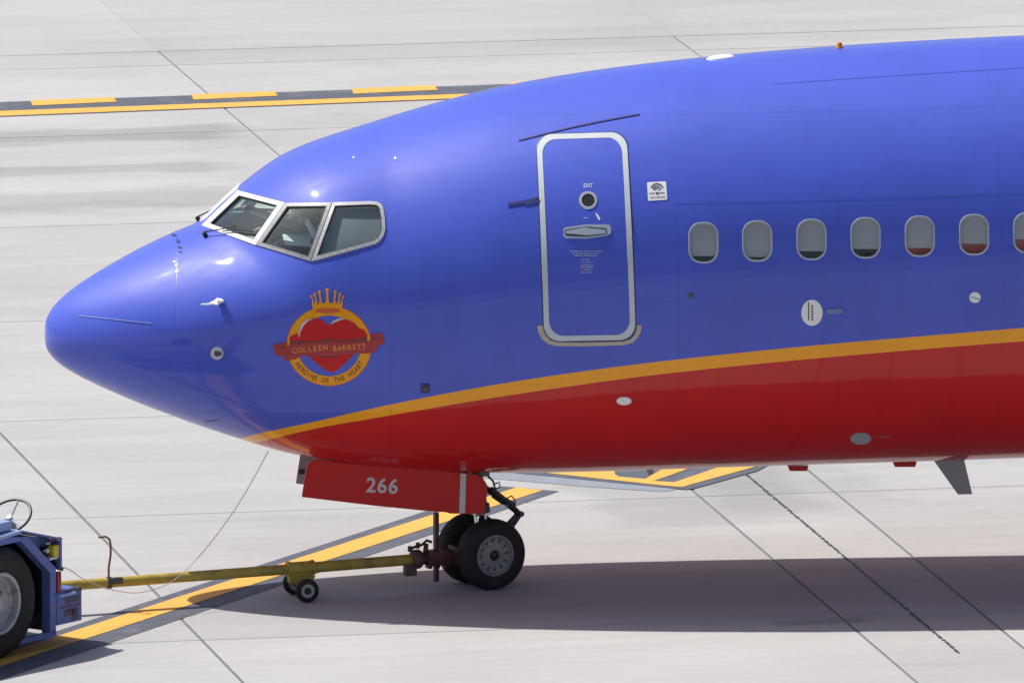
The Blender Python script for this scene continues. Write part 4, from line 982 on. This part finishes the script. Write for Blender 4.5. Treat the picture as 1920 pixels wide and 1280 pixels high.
# reflector, air coupling, lamp
def bx(px, py, half, name, m, dep=-.06, bev=.005):
    bm = bmesh.new(); box(bm, on_plane(px, py, TC+TR*dep, TR), (TF, TR, (0, 0, 1)), half, bev); return finish(bm, name, m, tug, angle=30)
bx(108.5, 1091, (.028, .02, .10), 'reflector', M_REDLENS, -.02)
bx(100.5, 1033, (.045, .04, .062), 'air_coupling', M_YEL2, -.05, .012)
bx(93, 1045, (.06, .05, .012), 'bracket', M_SILVER, -.05)
bm = bmesh.new(); c_ = on_plane(88, 1032, TC-TR*.06, TR); lathe(bm, c_, TR, [(0, .02), (.014, .018), (.022, .006), (.024, -.03), (0, -.03)], 16); finish(bm, 'lamp', M_WHITE, tug)
bm = bmesh.new(); tube(bm, [on_plane(x, y, TC-TR*.05, TR) for x, y in ((90, 1018), (96, 1012), (104, 1009), (113, 1008))], .012, 8); finish(bm, 'hose', mat('red hose', (.35, .06, .06), .5), tug)
bm = bmesh.new(); tube(bm, [on_plane(x, y, TC-TR*.05, TR) for x, y in ((86, 1018.5), (93, 1017))], .013, 8); finish(bm, 'hose_fitting', M_SILVER, tug)
bm = bmesh.new(); tube(bm, [on_plane(x, y, TC-TR*.06, TR) for x, y in ((102, 1046), (105, 1056), (107, 1063), (116, 1066))], .022, 10); finish(bm, 'cable', M_BLACK, tug)
# wheels
def tug_wheel(f, r, sg):
    o = gp(f, r, .53); ax = TR*sg
    R = .533; wd = .34; h = wd/2; e = empty_part('wheel', tug, o)
    bm = bmesh.new(); lathe(bm, o, ax, [(.29, -h*.9), (.36, -h), (R*.9, -h*.95), (R*.98, -h*.7), (R, -h*.4), (R, h*.4), (R*.985, h*.72), (R*.93, h*.96), (.40, h*1.04), (.33, h), (.295, h*.86)], 64)
    for v in bm.verts:
        if v.co.z < .003: v.co.z = .002
    finish(bm, 'tyre', M_TYRE, e, angle=50)
    bm = bmesh.new(); lathe(bm, o, ax, [(.285, h*.88), (.296, h*.95), (.285, h*1.0), (.262, h*.95), (.25, h*.55), (.228, h*.45), (.20, h*.5), (.16, h*.3), (.11, h*.35), (.10, h*.75), (.06, h*.85), (0, h*.87)], 48)
    finish(bm, 'rim', mat('rusty grey truck rim', (.42, .41, .42), .5, .2, var=.25, scale=9, dirt=(.10, .065, .05), dscale=7, damt=1.0) if 'rusty grey truck rim' not in bpy.data.materials else bpy.data.materials['rusty grey truck rim'], e)
    bm = bmesh.new()
    for k in range(10):
        a = 2*math.pi*k/10; d, x, y = frame_of(ax); lathe(bm, V(o)+(x*math.cos(a)+y*math.sin(a))*.135+d*h*.33, ax, [(0, .03), (.011, .028), (.013, 0)], 8)
    finish(bm, 'wheel_nut', M_STEEL, e)['kind'] = 'stuff'
for f in (fw_, fw_-1.75):
    tug_wheel(f, -.16, 1); tug_wheel(f, -1.64, -1)
# steering wheel
scn = on_plane(17, 968, TC-TR*.62, TR); axw = V(TF*-.62+np.array([0, 0, .78])+TR*.10).normalized()
d_, x_, y_ = frame_of(axw)
e = empty_part('steering_wheel', tug, scn)
bm = bmesh.new(); n_ = 36; R_ = .215; tube(bm, [V(scn)+(x_*math.cos(2*math.pi*k/n_)+y_*math.sin(2*math.pi*k/n_))*R_ for k in range(n_+1)], .0135, 10, False); finish(bm, 'wheel_ring', M_BLACK, e)
bm = bmesh.new()
for k in range(3):
    a = 2*math.pi*k/3+.5; tube(bm, [V(scn)-d_*.03, V(scn)+(x_*math.cos(a)+y_*math.sin(a))*R_], .010, 8)
tube(bm, [V(scn), V(scn)-d_*.30], .026, 12); finish(bm, 'steering_column', M_GREY, e)
bm = bmesh.new(); sq = cq-TF*1.25; box(bm, sq+np.array([0, 0, .10]), (TF, TR, (0, 0, 1)), (.25, .26, .08), .03); box(bm, sq-TF*.27+np.array([0, 0, .38]), (TF, TR, (0, 0, 1)), (.05, .26, .25), .03); finish(bm, 'seat', M_BLACK, tug)

# ------------------------------------------------------------------ cockpit interior and the two pilots
bm = bmesh.new(); box(bm, (-1.35, 0, 2.72), ((1, 0, 0), (0, 1, 0), (0, 0, 1)), (1.2, 1.05, .03)); finish(bm, 'cockpit_floor', M_PANEL, plane, smooth=False)
bm = bmesh.new(); box(bm, (-.35, 0, 3.45), ((1, 0, 0), (0, 1, 0), (0, 0, 1)), (.03, 1.12, .60)); finish(bm, 'cockpit_bulkhead', mat('cockpit bulkhead grey', (.22, .24, .24), .8), plane, smooth=False)
bm = bmesh.new(); box(bm, (-2.32, 0, 3.28), ((1, 0, -.12), (0, 1, 0), (.12, 0, 1)), (.22, .52, .03), .02); box(bm, (-2.16, 0, 3.02), ((1, 0, 0), (0, 1, 0), (0, 0, 1)), (.05, .6, .20)); finish(bm, 'instrument_panel', M_PANEL, plane)
for y in (-.50, .50):
    bm = bmesh.new(); box(bm, (-1.57, y, 3.03), ((1, 0, 0), (0, 1, 0), (0, 0, 1)), (.24, .24, .07), .03); box(bm, (-1.31, y, 3.38), ((1, 0, -.15), (0, 1, 0), (.15, 0, 1)), (.05, .23, .36), .03); box(bm, (-1.26, y, 3.82), ((1, 0, -.15), (0, 1, 0), (.15, 0, 1)), (.04, .12, .09), .03)
    finish(bm, 'pilot_seat', M_SEAT, plane)
def pilot(y, label, reach, lean=0.0):
    o = thing('person', label, 'person', (-1.57, y, 3.10), 'pilots in the cockpit')
    bm = bmesh.new(); sk_ = bm.verts.layers.skin.verify()
    J = {'pel': ((-1.36, y, 3.18), .13), 'waist': ((-1.31, y, 3.33), .125), 'chest': ((-1.27, y, 3.53), .15), 'neckb': ((-1.25, y, 3.67), .075), 'neck': ((-1.265, y, 3.73), .05),
         'shL': ((-1.27, y-.18, 3.60), .07), 'elL': ((-1.42, y-.26, 3.38), .048), 'wrL': (tuple(np.array((-1.72, y-.16, 3.42))+np.array(reach)), .034), 'hdL': (tuple(np.array((-1.79, y-.14, 3.43))+np.array(reach)), .036),
         'shR': ((-1.27, y+.18, 3.60), .07), 'elR': ((-1.45, y+.25, 3.40), .048), 'wrR': ((-1.72, y+.15, 3.34), .034), 'hdR': ((-1.80, y+.13, 3.33), .036),
         'hipL': ((-1.40, y-.10, 3.14), .095), 'knL': ((-1.80, y-.13, 3.18), .07), 'anL': ((-1.98, y-.12, 2.83), .05), 'hipR': ((-1.40, y+.10, 3.14), .095), 'knR': ((-1.80, y+.13, 3.18), .07), 'anR': ((-1.98, y+.12, 2.83), .05)}
    J = {k: ((p[0]-.17-lean*max(0, min(1, (p[2]-3.2)/.4))*(k[:2] not in ('kn', 'an', 'hi')), p[1], p[2]+.02), r) for k, (p, r) in J.items()}
    vv = {}
    for k, (p, r) in J.items(): v = bm.verts.new(p); v[sk_].radius = (r, r); v[sk_].use_root = (k == 'pel'); vv[k] = v
    for a, b in (('pel', 'waist'), ('waist', 'chest'), ('chest', 'neckb'), ('neckb', 'neck'), ('chest', 'shL'), ('shL', 'elL'), ('elL', 'wrL'), ('wrL', 'hdL'), ('chest', 'shR'), ('shR', 'elR'), ('elR', 'wrR'), ('wrR', 'hdR'), ('pel', 'hipL'), ('hipL', 'knL'), ('knL', 'anL'), ('pel', 'hipR'), ('hipR', 'knR'), ('knR', 'anR')): bm.edges.new((vv[a], vv[b]))
    me = bpy.data.meshes.new('b'); bm.to_mesh(me); bm.free(); ob = bpy.data.objects.new('b', me); COL.objects.link(ob)
    ob.modifiers.new('s', 'SKIN'); sb = ob.modifiers.new('d', 'SUBSURF'); sb.levels = 2
    bpy.context.view_layer.update(); dg = bpy.context.evaluated_depsgraph_get(); me2 = bpy.data.meshes.new_from_object(ob.evaluated_get(dg)); bpy.data.objects.remove(ob)
    bm = bmesh.new(); bm.from_mesh(me2)
    # head on the neck: skull, face, nose, ears joined into the same surface mesh
    hc = Vector((-1.47-lean, y, 3.88)); sp_ = bmesh.ops.create_uvsphere(bm, u_segments=24, v_segments=18, radius=1, matrix=Matrix.Translation(hc) @ Matrix.Diagonal((.098, .078, .118, 1)))
    hv = set(sp_['verts'])
    for v in hv:
        q = v.co-hc
        if q.z < -.03: v.co.x -= .012*min(1, -q.z/.1); v.co.y = y+(v.co.y-y)*(1-.25*min(1, (-q.z-.03)/.09))
        if abs(q.y) < .02 and q.x < -.07 and -.04 < q.z < .03: v.co.x -= .022
        if abs(abs(q.y)-.032) < .014 and q.x < -.06 and 0 < q.z < .035: v.co.x += .008
    for s_ in (-1, 1): bmesh.ops.create_uvsphere(bm, u_segments=10, v_segments=8, radius=1, matrix=Matrix.Translation(hc+Vector((.012, s_*.079, -.005))) @ Matrix.Diagonal((.022, .012, .034, 1)))
    for sy, hk in ((-1, J['hdL'][0]), (1, J['hdR'][0])):
        for k in range(4): tube(bm, [V(hk)+Vector((-.01, (k-1.5)*.017, 0)), V(hk)+Vector((-.05, (k-1.5)*.018, -.004)), V(hk)+Vector((-.075-.008*(k in (1, 2)), (k-1.5)*.018, -.022))], [.0095, .009, .007], 6)
        tube(bm, [V(hk)+Vector((.02, -sy*.03, 0)), V(hk)+Vector((-.02, -sy*.052, -.008)), V(hk)+Vector((-.045, -sy*.05, -.02))], [.011, .0105, .008], 6)
    for f in bm.faces:
        c = f.calc_center_median()
        if c.z > 3.735 and (c-hc).length < .2 or min((c-V(J[k_][0])).length for k_ in ('hdL', 'hdR')) < .088: f.material_index = 1
        elif c.z < 3.26: f.material_index = 2
    me2.materials.clear(); finish(bm, 'body', [M_SHIRT, M_SKINC, M_TROUS], o)
    bm = bmesh.new(); bmesh.ops.create_uvsphere(bm, u_segments=20, v_segments=14, radius=1, matrix=Matrix.Translation(hc+Vector((.012, 0, .02))) @ Matrix.Diagonal((.100, .083, .108, 1)))
    dl = [v for v in bm.verts if v.co.z < hc.z-.03 or (v.co.x < hc.x-.05 and v.co.z < hc.z+.07)]; bmesh.ops.delete(bm, geom=dl, context='VERTS'); finish(bm, 'hair', M_HAIR, o)
    bm = bmesh.new(); tube(bm, [hc+Vector((0, .09*math.cos(a), .02+.115*math.sin(a))) for a in np.linspace(0, math.pi, 12)], .008, 6)
    for s_ in (-1, 1): lathe(bm, hc+Vector((0, s_*.085, -.005)), (0, s_, 0), [(0, .022), (.028, .02), (.036, .0), (0, 0)], 14)
    finish(bm, 'headset', M_BLACK, o)
pilot(-.50, 'pilot in white shirt seated behind the near sliding cockpit window', (.14, -.10, .22))
pilot(.50, 'pilot in white shirt in the far seat seen through the windshield', (-.06, -.10, .16), .26)
bm = bmesh.new(); box(bm, (-1.84, -.86, 3.47), ((.98, .1, -.12), (-.1, .8, .55), (.1, -.55, .8)), (.13, .07, .004)); pp = finish(bm, 'paper_sheet', M_PAPER, smooth=False); pp['label'] = 'white paper held up inside the near sliding cockpit window'; pp['category'] = 'paper'
